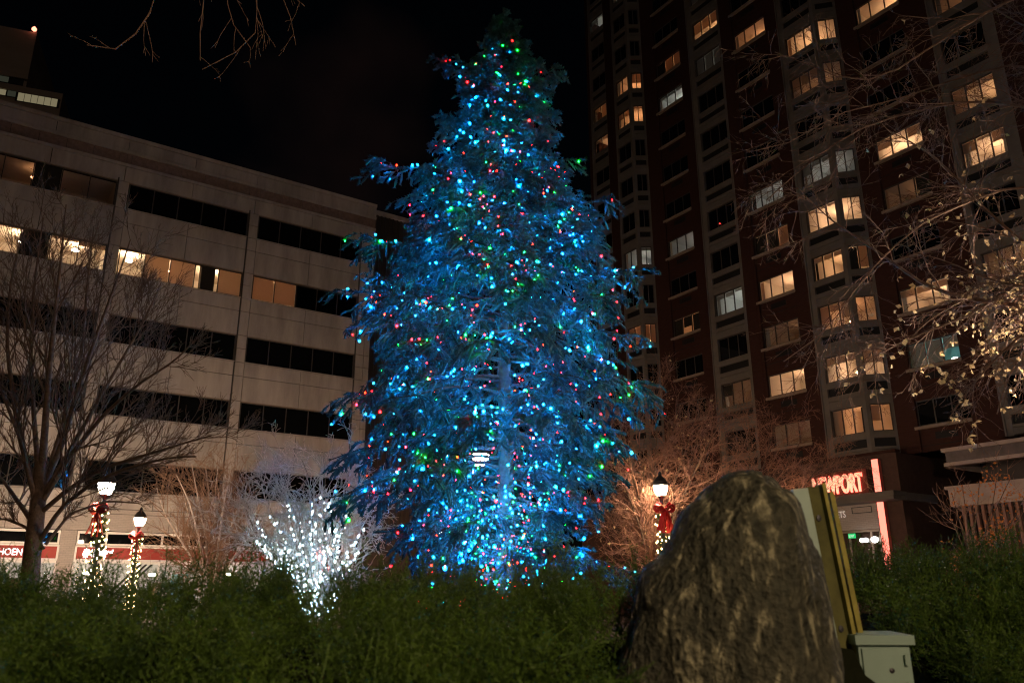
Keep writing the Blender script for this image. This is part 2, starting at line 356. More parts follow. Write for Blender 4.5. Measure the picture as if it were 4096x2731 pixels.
# ground-floor shop front: block wall, transom lights, red fascia, lit shop
for p in pil: boxes('block_wall', [(p-.05, p+.65, -.06, .159, 0, 4.44)], M['greybrick'], office)
boxes('block_wall', [(U_L, U_R, -.062, .158, 4.46, heads[0]-WH-.9)], M['greybrick'], office)
for u in np.arange(U_L+1, U_R, 3.7): piece('joint', (u, u+.02, -.066, -.06, 4.46, 5.5), M['joint'], office)
piece('joint', (U_L, U_R, -.066, -.06, 5.30, 5.32), M['joint'], office)
v, f = lathe([(.001, 0), (.06, 0), (.06, .12), (.03, .16), (.001, .17)], 10)
npobj('wall_camera', v, f, M['iron'], office, loc=(-4.17, -.12, 5.33))
for p in pil:
    u0, u1 = p+.68, min(p+7.33, U_R-.1)
    if u1-u0 < 3: continue
    n = 5; mid = p == pil[-2] if False else False
    o = boxes('shop_window', [(u0, u1, -.05, .05, 4.30, 4.42), (u0, u1, -.05, .05, 3.74, 3.83), (u0, u0+.09, -.052, .05, 3.83, 4.30), (u1-.09, u1, -.052, .05, 3.83, 4.30)]
              + [(u0+(u1-u0)*i/n-.05, u0+(u1-u0)*i/n+.05, -.048, .05, 3.83, 4.30) for i in range(1, n)], M['whiteframe'], office)
    for i in range(n): piece('pane', (u0+(u1-u0)*i/n+.04, u0+(u1-u0)*(i+1)/n-.04, 0, .01, 3.83, 4.30), M['darkglass'], o)
    if p > -1: u1s = u0+2.4
    else: u1s = u1
    o = boxes('fascia_sign', [(u0, u1s, -.10, .05, 3.08, 3.64)], M['redband'], office)
    boxes('fascia_trim', [(u0-.02, u1s+.02, -.14, .05, 3.64, 3.72), (u0-.02, u1s+.02, -.14, .05, 2.98, 3.07), (u0-.03, u0+.06, -.138, .05, 3.07, 3.64), (u1s-.06, u1s+.03, -.138, .05, 3.07, 3.64)], M['whiteframe'], o)
    # lit shop below the fascia
    nn = 5
    o = boxes('shop_window', [(u0, u1, -.03, .05, 2.86, 2.97), (u0, u1, -.03, .05, 0, .3)]+[(u0+(u1-u0)*i/nn-.05, u0+(u1-u0)*i/nn+.05, -.028, .05, .3, 2.86) for i in range(nn+1)], M['whiteframe'], office)
    for i in range(nn): piece('pane', (u0+(u1-u0)*i/nn+.04, u0+(u1-u0)*(i+1)/nn-.04, 0, .01, .3, 2.86), M['clearglass'], o)
    room(o, [(u0, .3), (u1, .3), (u1, 6), (u0, 6)], 1, 0, 3.3, M['wall_in_w'], M['lampshop'], ((u0+u1)/2+.9, 2.6), .2, .9)
    v, f = lathe([(0.001, .05), (.2, .04), (.24, 0), (.001, -.07)], 10)
    npobj('ceiling_lamp', v, f, M['lampshop'], o, smooth=True, loc=(u0+1.1, 3.0, 2.45))
    rq = np.random.default_rng(int(100-p*3)); 
    for q in range(5):
        ua = rq.uniform(u0+.2, u1-1.2); hh = rq.uniform(1.5, 2.5); yy = rq.uniform(1.2, 4.5)
        piece('display_panel', (ua, ua+rq.uniform(.4, 1.1), yy, yy+.08, 0, hh), M[['wall_in', 'floor_in', 'wall_in_teal', 'curtain', 'whiteframe'][q]], o)
    # stair stringers seen through the glass
    if -8 < p < -7:
        for q in range(3):
            V, F = tubes(np.array([[[u0+1.2+q*.3, 1.0+.2*q, .6], [u0+3.3+q*.3, 1.0+.2*q, 2.9]]]), np.full((1, 2), .05), 4); npobj('stair_rail', V, F, M['darkframe'], o)
# sign lettering
WM = emis('sign_letters_lit', (1, .97, .93), 2.6, 'NONE'); WMB = emis('sign_letters_bright', (1, .98, .95), 5, 'NONE'); WMD = mat('sign_letters_pale', (.62, .55, .5), .6)
rotL = (R(90), 0, 0)
text_mesh('sign_lettering', 'PHOENIX', .43, WM, office, (-10.36, -.115, 3.2), rotL, .015, .84, .006)
text_mesh('sign_lettering', 'UNIVERSITY OF', .43, WM, office, (-10.52, -.115, 3.2), rotL, .015, .84, .006, 'RIGHT')
def crest(parent, x, y, z, s, material):
    """bird crest: crescent of pointed feathers on the left, round head and body"""
    V = []; F = []
    for i in range(9):
        a = R(70+i*26); r0, r1 = .30*s, (.52+.07*math.sin(i*1.3))*s; da = R(11); k = len(V)
        for (r_, aa) in ((r0, a-da), (r0, a+da), ((r0+r1)/2, a+da*.8), (r1, a+R(9)), ((r0+r1)/2, a-da*.8)): V.append((x+r_*math.cos(aa), y, z+r_*math.sin(aa)))
        F.append((k, k+1, k+2, k+3, k+4))
    k = len(V); N = 14
    for i in range(N): a = 2*math.pi*i/N; V.append((x+.05*s+.24*s*math.cos(a), y-.002, z+.22*s*math.sin(a)*(1.1 if math.sin(a) > 0 else .9)))
    F.append(tuple(range(k, k+N)))
    me = bpy.data.meshes.new('crest'); me.from_pydata(V, [], F); me.materials.append(material); o = bpy.data.objects.new('crest', me); link(o, parent)
    sm = o.modifiers.new('t', 'SOLIDIFY'); sm.thickness = .02; return o
crest(office, -6.38, -.118, 3.34, .44, WMB)
text_mesh('sign_lettering', 'University of', .23, WMB, office, (-6.18, -.118, 3.37), rotL, .012, .80, .012)
text_mesh('sign_lettering', 'Phoenix', .25, WMB, office, (-6.18, -.118, 3.19), rotL, .012, .80, .012)
crest(office, 1.13, -.118, 3.34, .36, WMD)
text_mesh('sign_lettering', 'University of', .20, WMD, office, (1.32, -.118, 3.37), rotL, .01, .80)
text_mesh('sign_lettering', 'Phoenix', .20, WMD, office, (1.32, -.118, 3.2), rotL, .01, .80)
o = boxes('window', [(3.8, 4.95, -.03, .02, 3.68, 4.34)], M['darkframe'], office); piece('pane', (3.86, 4.89, -.04, -.03, 3.74, 4.28), M['darkglass'], o)

# ================================================================== apartment tower (right)
YT = R(-55.8); FD = -.83
tower = empty('apartment_tower', (12.3475, 47.25, 0), YT, 'tall red brick apartment tower with lit bay windows, right', 'building')
Z0, ZTOP, PIT = 7.6, 55., 2.8
def zglass(k): return .4+PIT*k
def brick_col(u0, u1, w0, w1, y, kmax, states, hw=1.22):
    """brick strip u0..u1 with 3-light windows w0..w1"""
    th = .3
    boxes('brick_wall', [(u0, w0, y, y+th, Z0, ZTOP), (w1, u1, y, y+th, Z0, ZTOP)], M['brick'], tower)
    zt = Z0
    for k in range(3, kmax+1):
        zb = zglass(k)
        boxes('brick_wall', [(w0, w1, y+.1, y+th, zt, zb)], M['brick'], tower)
        zt = zb+hw
        piece('window_sill', (w0-.14, w1+.04, y-.06, y+.14, zb-.16, zb-.02), M['sill'], tower)
        piece('grille', (w0+.72, w0+1.75, y+.08, y+.11, zb-.68, zb-.36), M['louver'], tower)
        piece('joint', (w0, w1, y+.095, y+.1, zb-.95, zb-.92), M['louver'], tower)
        win(w0, w1, y+.14, zb, hw, 3, states.get(k))
    boxes('brick_wall', [(w0, w1, y+.1, y+th, zt, ZTOP)], M['brick'], tower)
def stone_col(u0, u1, w0, w1, y, kmax, states, n=3, hw=1.39, facet=None):
    th = .28
    boxes('stone_pier', [(u0, w0, y, y+th, Z0, ZTOP), (w1, u1, y, y+th, Z0, ZTOP)], M['tstone'], tower)
    zt = Z0
    for k in range(3, kmax+1):
        zb = zglass(k); zn = zb-.32; zl = zn-.42
        stonebands(u0, u1, y, zt if k > 3 else zl-.42, zl, zn, zb, w0, w1)
        zt = zb+hw
        win(w0, w1, y+.12, zb, hw, n, states.get(k))
    boxes('stone_pier', [(w0, w1, y+.02, y+th, zt, ZTOP)], M['tstone'], tower)
def stonebands(u0, u1, y, za, zl, zn, zb, w0, w1):
    zj = (za+zl)/2+.08
    piece('stone_panel', (w0, w1, y+.01, y+.26, za, zj-.012), M['tstone'], tower)
    piece('stone_panel', (w0, w1, y+.01, y+.26, zj+.012, zl), M['tstone'], tower)
    piece('louver', (w0, w1, y+.12, y+.24, zl, zn), M['louver'], tower)
    piece('stone_panel', (w0, w1, y-.02, y+.26, zn, zb), M['tstone'], tower)
# lamp / wall by state letter: w warm, b bright warm, o orange, d dim, c cool white, g grey-white, t teal
ST = {'w': ('lampw', 'wall_in'), 'b': ('lampb', 'wall_in'), 'o': ('lampo', 'wall_in'), 'd': ('lampd', 'wall_in'), 'c': ('lampc', 'wall_in_w'), 'g': ('lampg', 'wall_in_w'), 't': ('lampc', 'wall_in_teal')}
def win(w0, w1, y, zb, hw, n, st, room_=True):
    bl = ()
    if st and len(st) > 1: bl = st[1]
    o = window(tower, (w0, y, zb), 0, w1-w0, hw, n, bool(st), M['darkframe'], bl, M['blindg'] if st and st[0] in 'cgt' else None)
    if st and RNG.uniform() < .65:
        cw = RNG.uniform(.10, .26); cm = M[['blind', 'blindg', 'curtain', 'wall_in'][RNG.integers(0, 4)]]
        piece('curtain', (.06, .06+cw, .13, .15, .02, hw-.06), cm, o); piece('curtain', (w1-w0-.06-cw*.7, w1-w0-.06, .13, .15, .02, hw-.06), cm, o)
    if st and room_:
        lm, wm = ST[st[0]]; ww = w1-w0; lx = st[2] if len(st) > 2 else .5
        room(o, [(-.25, .12), (ww+.25, .12), (ww+.25, 3.2), (-.25, 3.2)], 1, -.75, hw+.28, M[wm], M[lm], (ww*lx, 1.9), .17, .95)
    return o
# plain brick piers and recess backs
boxes('brick_wall', [(-8.75, -7.0, .0, .3, 0, ZTOP), (-11.0, -10.66, .02, 12, 0, ZTOP), (18.95, 24, FD, FD+.3, Z0, ZTOP), (3.42, 4.14, FD-.02, FD+.28, Z0, ZTOP),
                    (.5, .68, FD+.05, .3, Z0, ZTOP), (15.95, 16.15, FD+.05, .3, Z0, ZTOP), (-7.1, -6.95, FD+.02, .3, Z0, ZTOP), (-11, 24, 9, 9.3, 0, ZTOP)], M['brick'], tower)
for p_ in (.62, 7.62, 16.12): piece('downpipe', (p_, p_+.07, FD-.06, FD+.01, Z0, ZTOP), M['tstone'], tower)
# C1 : two-light windows in stone at the far corner
stone_col(-10.66, -8.75, -10.42, -8.78, .0, 17, {16: ('c', (.3, .1)), 13: ('w', (.25, .98)), 12: ('w', (.2, .2))}, 2, 1.32)
# C3, C5, C7 brick
brick_col(-4.6, .5, -3.33, -.93, .0, 15, {13: ('o', (-1, .97, .97)), 12: ('c', (.2, .2, .2)), 8: ('g', (.0, 0, 0)), 6: ('o', (-.98, -.6, -.97))})
brick_col(4.14, 7.62, 4.32, 6.76, FD, 14, {12: ('o', (0, 0, 0)), 8: ('c', (.1, 0, 0), .8), 7: ('o', (-1, -1, .95)), 6: ('b', (0, 0, 0)), 5: ('d', (0, .95, 0)), 4: ('b', (.0, 0, 0)), 3: ('d', (0, .8, .8))})
brick_col(10.95, 15.95, 11.97, 14.45, .0, 12, {11: ('w', (0, 0, 0)), 8: ('b', (.45, .0, .45), .2), 7: ('d', (.0, .0, -1)), 5: ('b', (.3, .3, .3)), 4: ('t', (.98, .98, .5))})
# C4, C8 stone
stone_col(.68, 3.42, 1.06, 3.22, FD, 14, {14: ('g', (.9, .9, .9)), 13: ('w', (.6, .6, .6)), 12: ('g', (.97, .97, .97)), 6: ('c', (.2, .2, .1)), 4: ('d', (-.5, .9, .5))})
stone_col(16.15, 18.95, 16.45, 18.42, FD, 11, {8: ('w', (.97, .2, .2), .8), 7: ('b', (.4, .1, .4)), 10: ('d', ()), 5: ('d', ())})
# C2 and C6 : bays with a splayed right-hand facet
def bay(u0, w0, uc, ur, nf, kmax, states, hw=1.37):
    th = .26; y = FD; fl = math.hypot(ur-uc, -y); fa = math.atan2(-y, ur-uc)
    boxes('stone_pier', [(u0, w0, y, y+th, Z0, ZTOP), (uc-.22, uc, y, y+th, Z0, ZTOP)], M['tstone'], tower)
    boxes('stone_pier', [(0, .16, 0, .2, Z0, ZTOP), (fl-.12, fl, 0, .2, Z0, ZTOP)], M['tstone'], tower, (uc, y, 0), fa)
    zt = None
    for k in range(3, kmax+1):
        zb = zglass(k); zn = zb-.32; zl = zn-.42; za = zt if zt else zl-.42; zj = (za+zl)/2+.08
        stonebands(u0, uc, y, za, zl, zn, zb, w0, uc-.2)
        for (a, b, yy, mm, nm) in ((za, zj-.012, .01, 'tstone', 'stone_panel'), (zj+.012, zl, .01, 'tstone', 'stone_panel'), (zl, zn, .1, 'louver', 'louver'), (zn, zb, -.02, 'tstone', 'stone_panel')):
            boxes(nm, [(.0, fl-.1, yy, yy+.16, a, b)], M[mm], tower, (uc, y, 0), fa)
        zt = zb+hw; st = states.get(k)
        o = win(w0, uc-.22, y+.1, zb, hw, nf, st, False)
        bl = st[3] if st and len(st) > 3 else ()
        window(tower, (uc+.16*math.cos(fa)-.08*math.sin(fa), y+.16*math.sin(fa)+.08*math.cos(fa), zb), fa, fl-.28, hw, 2, bool(st), M['darkframe'], bl, M['blindg'] if st and st[0] in 'cgt' else None)
        if st:
            lm, wm = ST[st[0]]; ww = uc-.22-w0
            room(o, [(-.05, .16), (ww+.1, .16), (ww+.1+(ur-uc)*.9, .95), (ww+1.1, 3.2), (-.05, 3.2)], 2, -.75, hw+.28, M[wm], M[lm], (ww*.45, 1.7), .17, .95)
    boxes('stone_pier', [(w0, uc-.2, y+.02, y+th, zt, ZTOP)], M['tstone'], tower)
    boxes('stone_pier', [(.1, fl-.1, .02, .2, zt, ZTOP)], M['tstone'], tower, (uc, y, 0), fa)
    V = np.array([[u0, y, 0], [uc, y, 0], [ur, 0, 0], [ur, 1.5, 0], [u0, 1.5, 0]]); zs = zglass(3)-1.3
    me = bpy.data.meshes.new('soffit'); me.from_pydata([(a, b, zs) for a, b, _ in V], [], [(4, 3, 2, 1, 0)]); me.materials.append(M['tstone']); so = bpy.data.objects.new('soffit', me); link(so, tower)
bay(-6.95, -6.76, -5.2, -4.6, 2, 16, {16: ('g', ()), 13: ('o', (.0, .0), .5, (.6, .6)), 12: ('o', (.35, .35), .5, (.1, .1)), 8: ('g', (.0, .0), .5, (.15, .15)), 6: ('o', (.97, .97), .5, (.97, .97))})
bay(7.69, 8.0, 10.02, 10.95, 3, 12, {11: ('w', (.0, .0, 0)), 10: ('d', (.6, .5, .5)), 8: ('g', (.5, .2, .2), .5, (0, 0)), 7: ('b', (.1, .1, .1)), 6: ('w', (.2, .2, .2), .5, (-1, .9)), 5: ('o', (.7, .3, .7)), 4: ('b', (.3, .3, .3), .5, (.5, .5)), 3: ('o', (.97, .0, .0), .5, (.6, .0))})
# fairy lights hanging inside the top bay window
v, f = lathe([(.001, .02), (.017, 0), (.001, -.02)], 5); L = []
for i in range(90):
    L.append((v+np.array([RNG.uniform(8.05, 9.7), FD+.2, zglass(12)+RNG.uniform(.1, 1.3)]), f))
fo = npobj('fairy_light', *merge(L), emis('fairy_light', (1, .6, .22), 7, 'NONE'), tower); tag(fo, kind='stuff')
v, f = lathe([(.001, .04), (.05, 0), (.001, -.04)], 8); npobj('red_indicator', v, f, emis('red_indicator', (1, .05, .04), 4, 'NONE'), tower, loc=(1.95, FD+.08, zglass(8)+.25))
# ---- cinema podium
PD = -1.05
pod = tower
boxes('podium_wall', [(-12, 11.1, PD, PD+.4, 4.2, 7.62), (10.9, 11.3, PD+.002, 9, 0, 7.6), (-12, 11.1, PD+.3, PD+.6, 0, 4.2), (9.98, 11.1, PD, PD+.39, 0, 4.2), (-12, 7.4, PD+.004, PD+.4, 0, 4.2)], mat('podium_dark', (.07, .04, .03), .8, .2, var=.15), tower)
boxes('podium_cornice', [(-12, 11.35, PD-.12, PD+.3, 7.62, 7.74)], M['brick'], tower)
boxes('shop_wall', [(7.0, 10.0, PD-.02, PD+.01, 4.22, 5.45)], M['greybrick'], tower)
boxes('canopy', [(4, 11.5, -2.05, PD, 5.38, 5.58), (4, 11.56, -2.11, PD+.01, 5.58, 5.76), (11.3, 11.52, PD, 1.6, 5.38, 5.74)], M['tstone'], tower)
RED = emis('red_letter_halo', (1, .135, .085), 5.5);  # wider glowing copy of the letters, put in as their red halo
pyl = boxes('light_pylon', [(10.16, 10.5, PD-.22, PD-.002, 2.2, 7.38)], mat('pylon_casing', (.5, .1, .08)), tower)
piece('light_panel', (10.17, 10.49, PD-.24, PD-.222, 2.2, 7.37), emis('light_panel', (1, .20, .135), 2.6), tower)
for i, (dx, mm, y0, off) in enumerate(((0, emis('newport_face', (1, .60, .33), 1.35), -1.86, .0), (0, RED, -1.80, .045))):
    text_mesh('sign_lettering', 'NEWPORT', 1.16, mm, tower, (7.18, y0, 5.94), rotL, .02, .485, off)
boxes('sign_backing', [(6.9, 10.1, -1.74, -1.70, 5.8, 6.95)], mat('sign_back', (.12, .03, .02), .7), tower)
text_mesh('sign_lettering', 'TICKETS', .44, mat('grey_letters', (.75, .72, .68), .5, emit=(1, .95, .9), es=.25), tower, (7.14, PD-.03, 4.84), rotL, .015, .72)
boxes('sign_frame', [(8.7, 9.75, PD-.05, PD-.021, 5.24, 5.27), (8.7, 9.75, PD-.05, PD-.021, 4.97, 5.0), (8.7, 8.73, PD-.05, PD-.021, 5.0, 5.24), (9.72, 9.75, PD-.05, PD-.021, 5.0, 5.24)], M['iron'], tower)
ow = boxes('shop_window', [(7.4, 9.98, PD+.05, PD+.12, 4.1, 4.2)]+[(u, u+.08, PD+.05, PD+.12, 0, 4.1) for u in (7.4, 8.3, 9.45, 9.9)], M['sill'], tower)
for a, b in ((7.48, 8.3), (8.38, 9.45), (9.53, 9.9)): piece('pane', (a, b, PD+.08, PD+.09, 0, 4.1), M['clearglass'], ow)
room(ow, [(7.4, PD+.6), (9.98, PD+.6), (9.98, 3), (7.4, 3)], 1, 0, 4.15, M['wall_in'], M['lampd'], (9.6, .0), .25, .35)
v, f = lathe([(.001, .15), (.14, .1), (.17, 0), (.12, -.12), (.001, -.15)], 12)
for u_, z_ in ((9.75, 3.72), (9.3, 3.72), (9.1, 3.72)): npobj('shop_lamp', v*(1 if u_ > 9.5 else .7), f, emis('shop_lamp', (1, .95, .9), 8), tower, smooth=True, loc=(u_, PD-.12, z_))
ex = boxes('exit_sign', [(8.38, 8.74, PD-.10, PD-.04, 3.84, 4.06)], mat('exit_green', (.0, .3, .08), .5, emit=(.02, 1, .25), es=.55), tower)
text_mesh('exit_lettering', 'EXIT', .17, emis('exit_letters', (.8, 1, .85), .9), ex, (8.41, PD-.105, 3.885), rotL, .002, .9)

# ================================================================== parking terrace (far right)
terr = empty('parking_terrace', (12.3475, 47.25, 0), YT, 'concrete parking terrace with slatted screen and clear railing sheet, right edge', 'building')
TD = -4.0
conc = mat('terrace_concrete', (.36, .28, .23), .85, .2, var=.15, scale=1.3)
boxes('beam', [(14.95, 30, TD, TD+.3, 6.80, 6.95), (15.0, 30, TD-.02, TD+.3, 6.22, 6.36)], conc, terr)
boxes('parapet', [(15.0, 30, TD-.02, TD+.25, 4.66, 5.30), (14.9, 30, TD-.08, TD+.3, 5.30, 5.42), (15.05, 30, TD-.06, TD+.3, 4.62, 4.76)], conc, terr)
boxes('end_wall', [(14.98, 15.2, TD+.3, 6, 4.62, 5.4), (14.97, 15.1, TD+.3, 6, 6.2, 6.94)], conc, terr)
boxes('deck', [(15.2, 30, TD+.3, 8, 4.5, 4.62), (15.2, 30, TD+2.5, TD+2.7, 0, 6.9)], M['rib'], terr)
piece('railing_sheet', (15.05, 30, TD+.12, TD+.13, 6.36, 6.80), mat('plastic_sheet', (.12, .095, .085), .25, .5, var=.2, scale=2), terr)
for i in range(34): piece('slat', (15.4+i*.25, 15.51+i*.25, TD+.02, TD+.16, 0, 4.66), mat('slat', (.22, .12, .09), .8) if i == 0 else bpy.data.materials['slat'], terr)

# ================================================================== far towers (top left)
ft = empty('far_tower', (-105.1, 150, 0), R(20), 'distant dark concrete tower with window bands, top left corner', 'building')
boxes('wall', [(-30, 0, 0, 25, 0, 120)], M['farconc'], ft)
for i in range(5):
    z = 106.2-i*3.2
    o = boxes('window_band', [(-30, -.6, -.15, .0, z, z+1.5)], M['farglass'], ft); boxes('ledge', [(-30, .2, -.5, 0, z+1.5, z+1.7)], M['farconc'], o)
    for j in range(10):
        m_ = M['farlit'] if (i == 1 and j in (1, 2)) else M['farlit2'] if (i+j) % 3 else M['farglass']
        piece('pane', (-2.7*j-3.1, -2.7*j-.7, -.2, -.15, z+.1, z+1.4), m_, o)
v, f = lathe([(.001, .8), (.5, .2), (.5, -.2), (.001, -.6)], 8); npobj('beacon', v, f, emis('beacon_red', (1, .25, .15), 4, 'NONE'), ft, loc=(-.6, -.2, 120.6))
ft2 = empty('far_office', (-97.1, 150.5, 0), R(20), 'distant lower block with one lit window band, beside the far tower', 'building')
boxes('wall', [(-8.6, 0, 0, 15, 0, 104.7)], M['farconc'], ft2)
for i in range(3):
    z = 101.0-i*4.6
    o = boxes('window_band', [(-8.6, -.3, -.15, 0, z, z+2.1)], M['farglass'], ft2)
    for j in range(6): piece('pane', (-1.25*j-1.9, -1.25*j-.75, -.2, -.15, z+.1, z+2.0), M['farlit'] if i == 0 else M['farglass'], o)

# ================================================================== street lamps
def lamp_parts(root, H, garland, rng, mult=1., col=None):
    v, f = lathe([(.16, 0), (.16, .25), (.10, .35), (.075, .6), (.06, 1.2), (.05, H-.55), (.07, H-.5), (.05, H-.44), (.06, H-.36), (.12, H-.27), (.14, H-.25)], 10); npobj('post', v, f, M['iron'], root, smooth=True)
    v, f = lathe([(.10, -.26), (.155, -.20), (.205, -.06), (.222, .05), (.225, .10), (.001, .11)], 16); npobj('lantern_glass', v, f, emis('lantern_glass', col or LAMP_COL, LAMP_L*mult), root, smooth=True, loc=(0, 0, H))
    v, f = lathe([(.23, .112), (.25, .13), (.22, .2), (.15, .30), (.08, .36), (.05, .40), (.06, .44), (.03, .50), (.001, .53)], 16); npobj('lantern_cap', v, f, M['iron'], root, smooth=True, loc=(0, 0, H))
    v, f = lathe([(.226, .06), (.236, .07), (.236, .115), (.226, .118)], 16); npobj('lantern_rim', v, f, M['iron'], root, smooth=True, loc=(0, 0, H))
    if not garland: return
    t = np.linspace(0, 1, 420); ang = t*2*math.pi*13; zz = .4+t*(H-1.15)
    C = np.stack([.125*np.cos(ang), .125*np.sin(ang), zz], 1)
    idx = rng.integers(0, 420, 4600); base = C[idx]+rng.normal(size=(4600, 3))*.02; d = norm(rng.normal(size=(4600, 3))); side = norm(np.cross(d, rng.normal(size=(4600, 3))))*.009; ln = rng.uniform(.07, .12, (4600, 1))
    V = np.stack([base-side, base+side, base+d*ln], 1).reshape(-1, 3); npobj('garland', V, np.arange(len(V)).reshape(-1, 3), M['garland'], root)
    v, f = lathe([(.001, .026), (.02, 0), (.001, -.026)], 6)
    L = [(v*1.15+C[i]*np.array([1.6, 1.6, 1])+rng.normal(size=3)*.02, f) for i in range(6, 420, 4)]
    o = npobj('garland_bulb', *merge(L), M['warmbulb'], root); tag(o, kind='stuff')
    # bow: loops, knot and tails
    zb = H-.72; parts = []
    def ribbon(pts, w0_, nrm=(0, -1, 0)):
        pts = resample(pts, 12); T = norm(np.gradient(pts, axis=0)); S = norm(np.cross(T, np.array(nrm)[None]))*w0_/2
        # the ribbon is broad in y too
        S = S*.35+np.array([0, w0_*.45, 0])[None]
        V = np.concatenate([pts-S, pts+S]); F = np.array([[i, i+1, 12+i+1, 12+i] for i in range(11)]); return V, F
    ox = np.array([0, -.2, zb])
    for sx in (-1, 1):
        parts.append(ribbon(np.array([(0, 0, 0), (sx*.12, -.02, .14), (sx*.27, 0, .16), (sx*.30, .02, .03), (sx*.2, 0, -.05), (0, 0, 0)])+ox, .22))
        parts.append(ribbon(np.array([(0, .05, 0), (sx*.1, .03, .2), (sx*.18, .05, .24), (sx*.2, .06, .1), (0, .05, 0)])+ox, .2))
        parts.append(ribbon(np.array([(0, 0, -.03), (sx*.10, -.03, -.2), (sx*.15, 0, -.4), (sx*.24, -.02, -.62)])+ox, .2))
        parts.append(ribbon(np.array([(0, 0, -.03), (sx*.03, -.03, -.25), (sx*.08, 0, -.5), (sx*.08, -.02, -.7)])+ox, .16))
    V, F = merge(parts); o = npobj('bow', V, F, M['bow'], root); sm = o.modifiers.new('t', 'SOLIDIFY'); sm.thickness = .02
    v, f = lathe([(.001, .06), (.06, .04), (.075, 0), (.06, -.04), (.001, -.06)], 10); npobj('bow_knot', v+ox+np.array([0, -.03, 0]), f, M['bow'], root)
    V, F = tubes(np.array([np.array([(-.3, -.03, .05), (-.15, -.06, .17), (0, -.1, 0), (.15, -.06, .17), (.3, -.03, .05)])+ox]), np.full((1, 5), .012), 4); npobj('bow_edge', V, F, M['bow_edge'], root)
def depth_for(x, y, z): 
    v = CF+CR*(x-CX)/FPX-CU*(y-CY)/FPX; return (z-1.45)/v[2]*v[1]
def street_lamp(px, py, H, label, garland=True, Y=None, xy=None, mult=1., col=None):
    if xy is None:
        Yd = Y or depth_for(px, py, H); p = at(px, py, Yd); xy = (p[0], p[1]); H = p[2]
    root = empty('street_lamp', (xy[0], xy[1], 0), RNG.uniform(-.3, .3), label, 'street lamp', 'lantern street lamps around the square')
    lamp_parts(root, H, garland, RNG, mult, col); return root
LAMPS = [street_lamp(426, 1942, 4.35, 'street lamp with red bow and lit garland, the larger of two at left', mult=.55),
         street_lamp(560, 2078, 4.35, 'street lamp with red bow and lit garland, the smaller beside it at left', mult=1.1),
         street_lamp(2642, 1950, 4.6, 'street lamp with lit garland between bare trees, left of the boulder', mult=.18),
         street_lamp(1922, 1826, 4.9, 'street lamp shining through the lower branches of the lit spruce', False, mult=.07),
         street_lamp(0, 0, 4.5, 'assumed unseen street lamp just beyond the right edge, lighting the yellow-leaved branches', False, xy=(7.3, 9.4), mult=1.0, col=(1, .78, .60)),  # out-of-view lamp, assumed from the brightly lit branches
         street_lamp(0, 0, 4.4, 'added unseen street lamp beyond the left edge, to light the office block', False, xy=(-22.6, 30.6), mult=.9),  # out-of-view lamp put in to light the lower facade
         street_lamp(0, 0, 4.4, 'added street lamp hidden behind the spruce, to light the office block', False, xy=(-3.75, 44.), mult=.5, col=(1, .52, .27)),  # concealed lamp added to brighten the right end of the facade
         street_lamp(3031, 2016, 4.4, 'assumed street lamp hidden behind the boulder top, to light the reddish twigs', False, mult=.34, col=(1, .6, .36)),  # concealed lamp, assumed from the bright brown twigs and added to light them
         street_lamp(0, 0, 4.4, 'assumed unseen street lamp behind the viewer, to light hedge and boulder', False, xy=(1.6, -5.6), mult=.6),  # lamp assumed behind the camera, put in as light for hedge and boulder
         street_lamp(0, 0, 4.4, 'added unseen street lamp beyond the right edge, before the cinema podium', False, xy=(22.5, 26.), mult=.17)]  # out-of-view lamp added as light for tower and podium

# ================================================================== bare trees
def bough_obj(name, sets, material, parent, sides=(7, 5, 4, 3, 3)):
    parts = []
    for i, (P, Rd) in enumerate(sets):
        if len(P): parts.append(tubes(P, Rd, sides[min(i, len(sides)-1)]))
    return npobj(name, *merge(parts), material, parent, smooth=True)
def limbset(limbs, n=12):
    P = []; Rr = []
    for pts, r0, r1 in limbs:
        P.append(resample(pts, n)); Rr.append(np.linspace(r0, r1, n))
    return np.array(P), np.array(Rr)
def jl(pts, Y, rng, dy=1.2):
    """photo-space polyline (2352 wide) -> world, with the depth wandering away from Y along the limb"""
    k = len(pts); a = rng.uniform(-dy, dy); return [atd(x, y, Y+a*i/(k-1)) for i, (x, y) in enumerate(pts)]
def leaves(name, pos, size, material, parent, rng):
    n = len(pos); d = norm(rng.normal(size=(n, 3))+np.array([0, 0, -.6])); s = norm(np.cross(d, rng.normal(size=(n, 3)))); nn = np.cross(d, s); L = size*rng.uniform(.6, 1.2, (n, 1)); W = L*.38
    V = np.stack([pos, pos+d*L*.45+s*W+nn*W*.35, pos+d*L, pos+d*L*.45-s*W+nn*W*.35, pos+d*L*.5], 1).reshape(-1, 3)
    b = np.arange(n)[:, None]*5; F = np.concatenate([b+np.array([[0, 1, 4]]), b+np.array([[1, 2, 4]]), b+np.array([[2, 3, 4]]), b+np.array([[3, 0, 4]])])
    o = npobj(name, V, F, material, parent); return tag(o, kind='stuff')

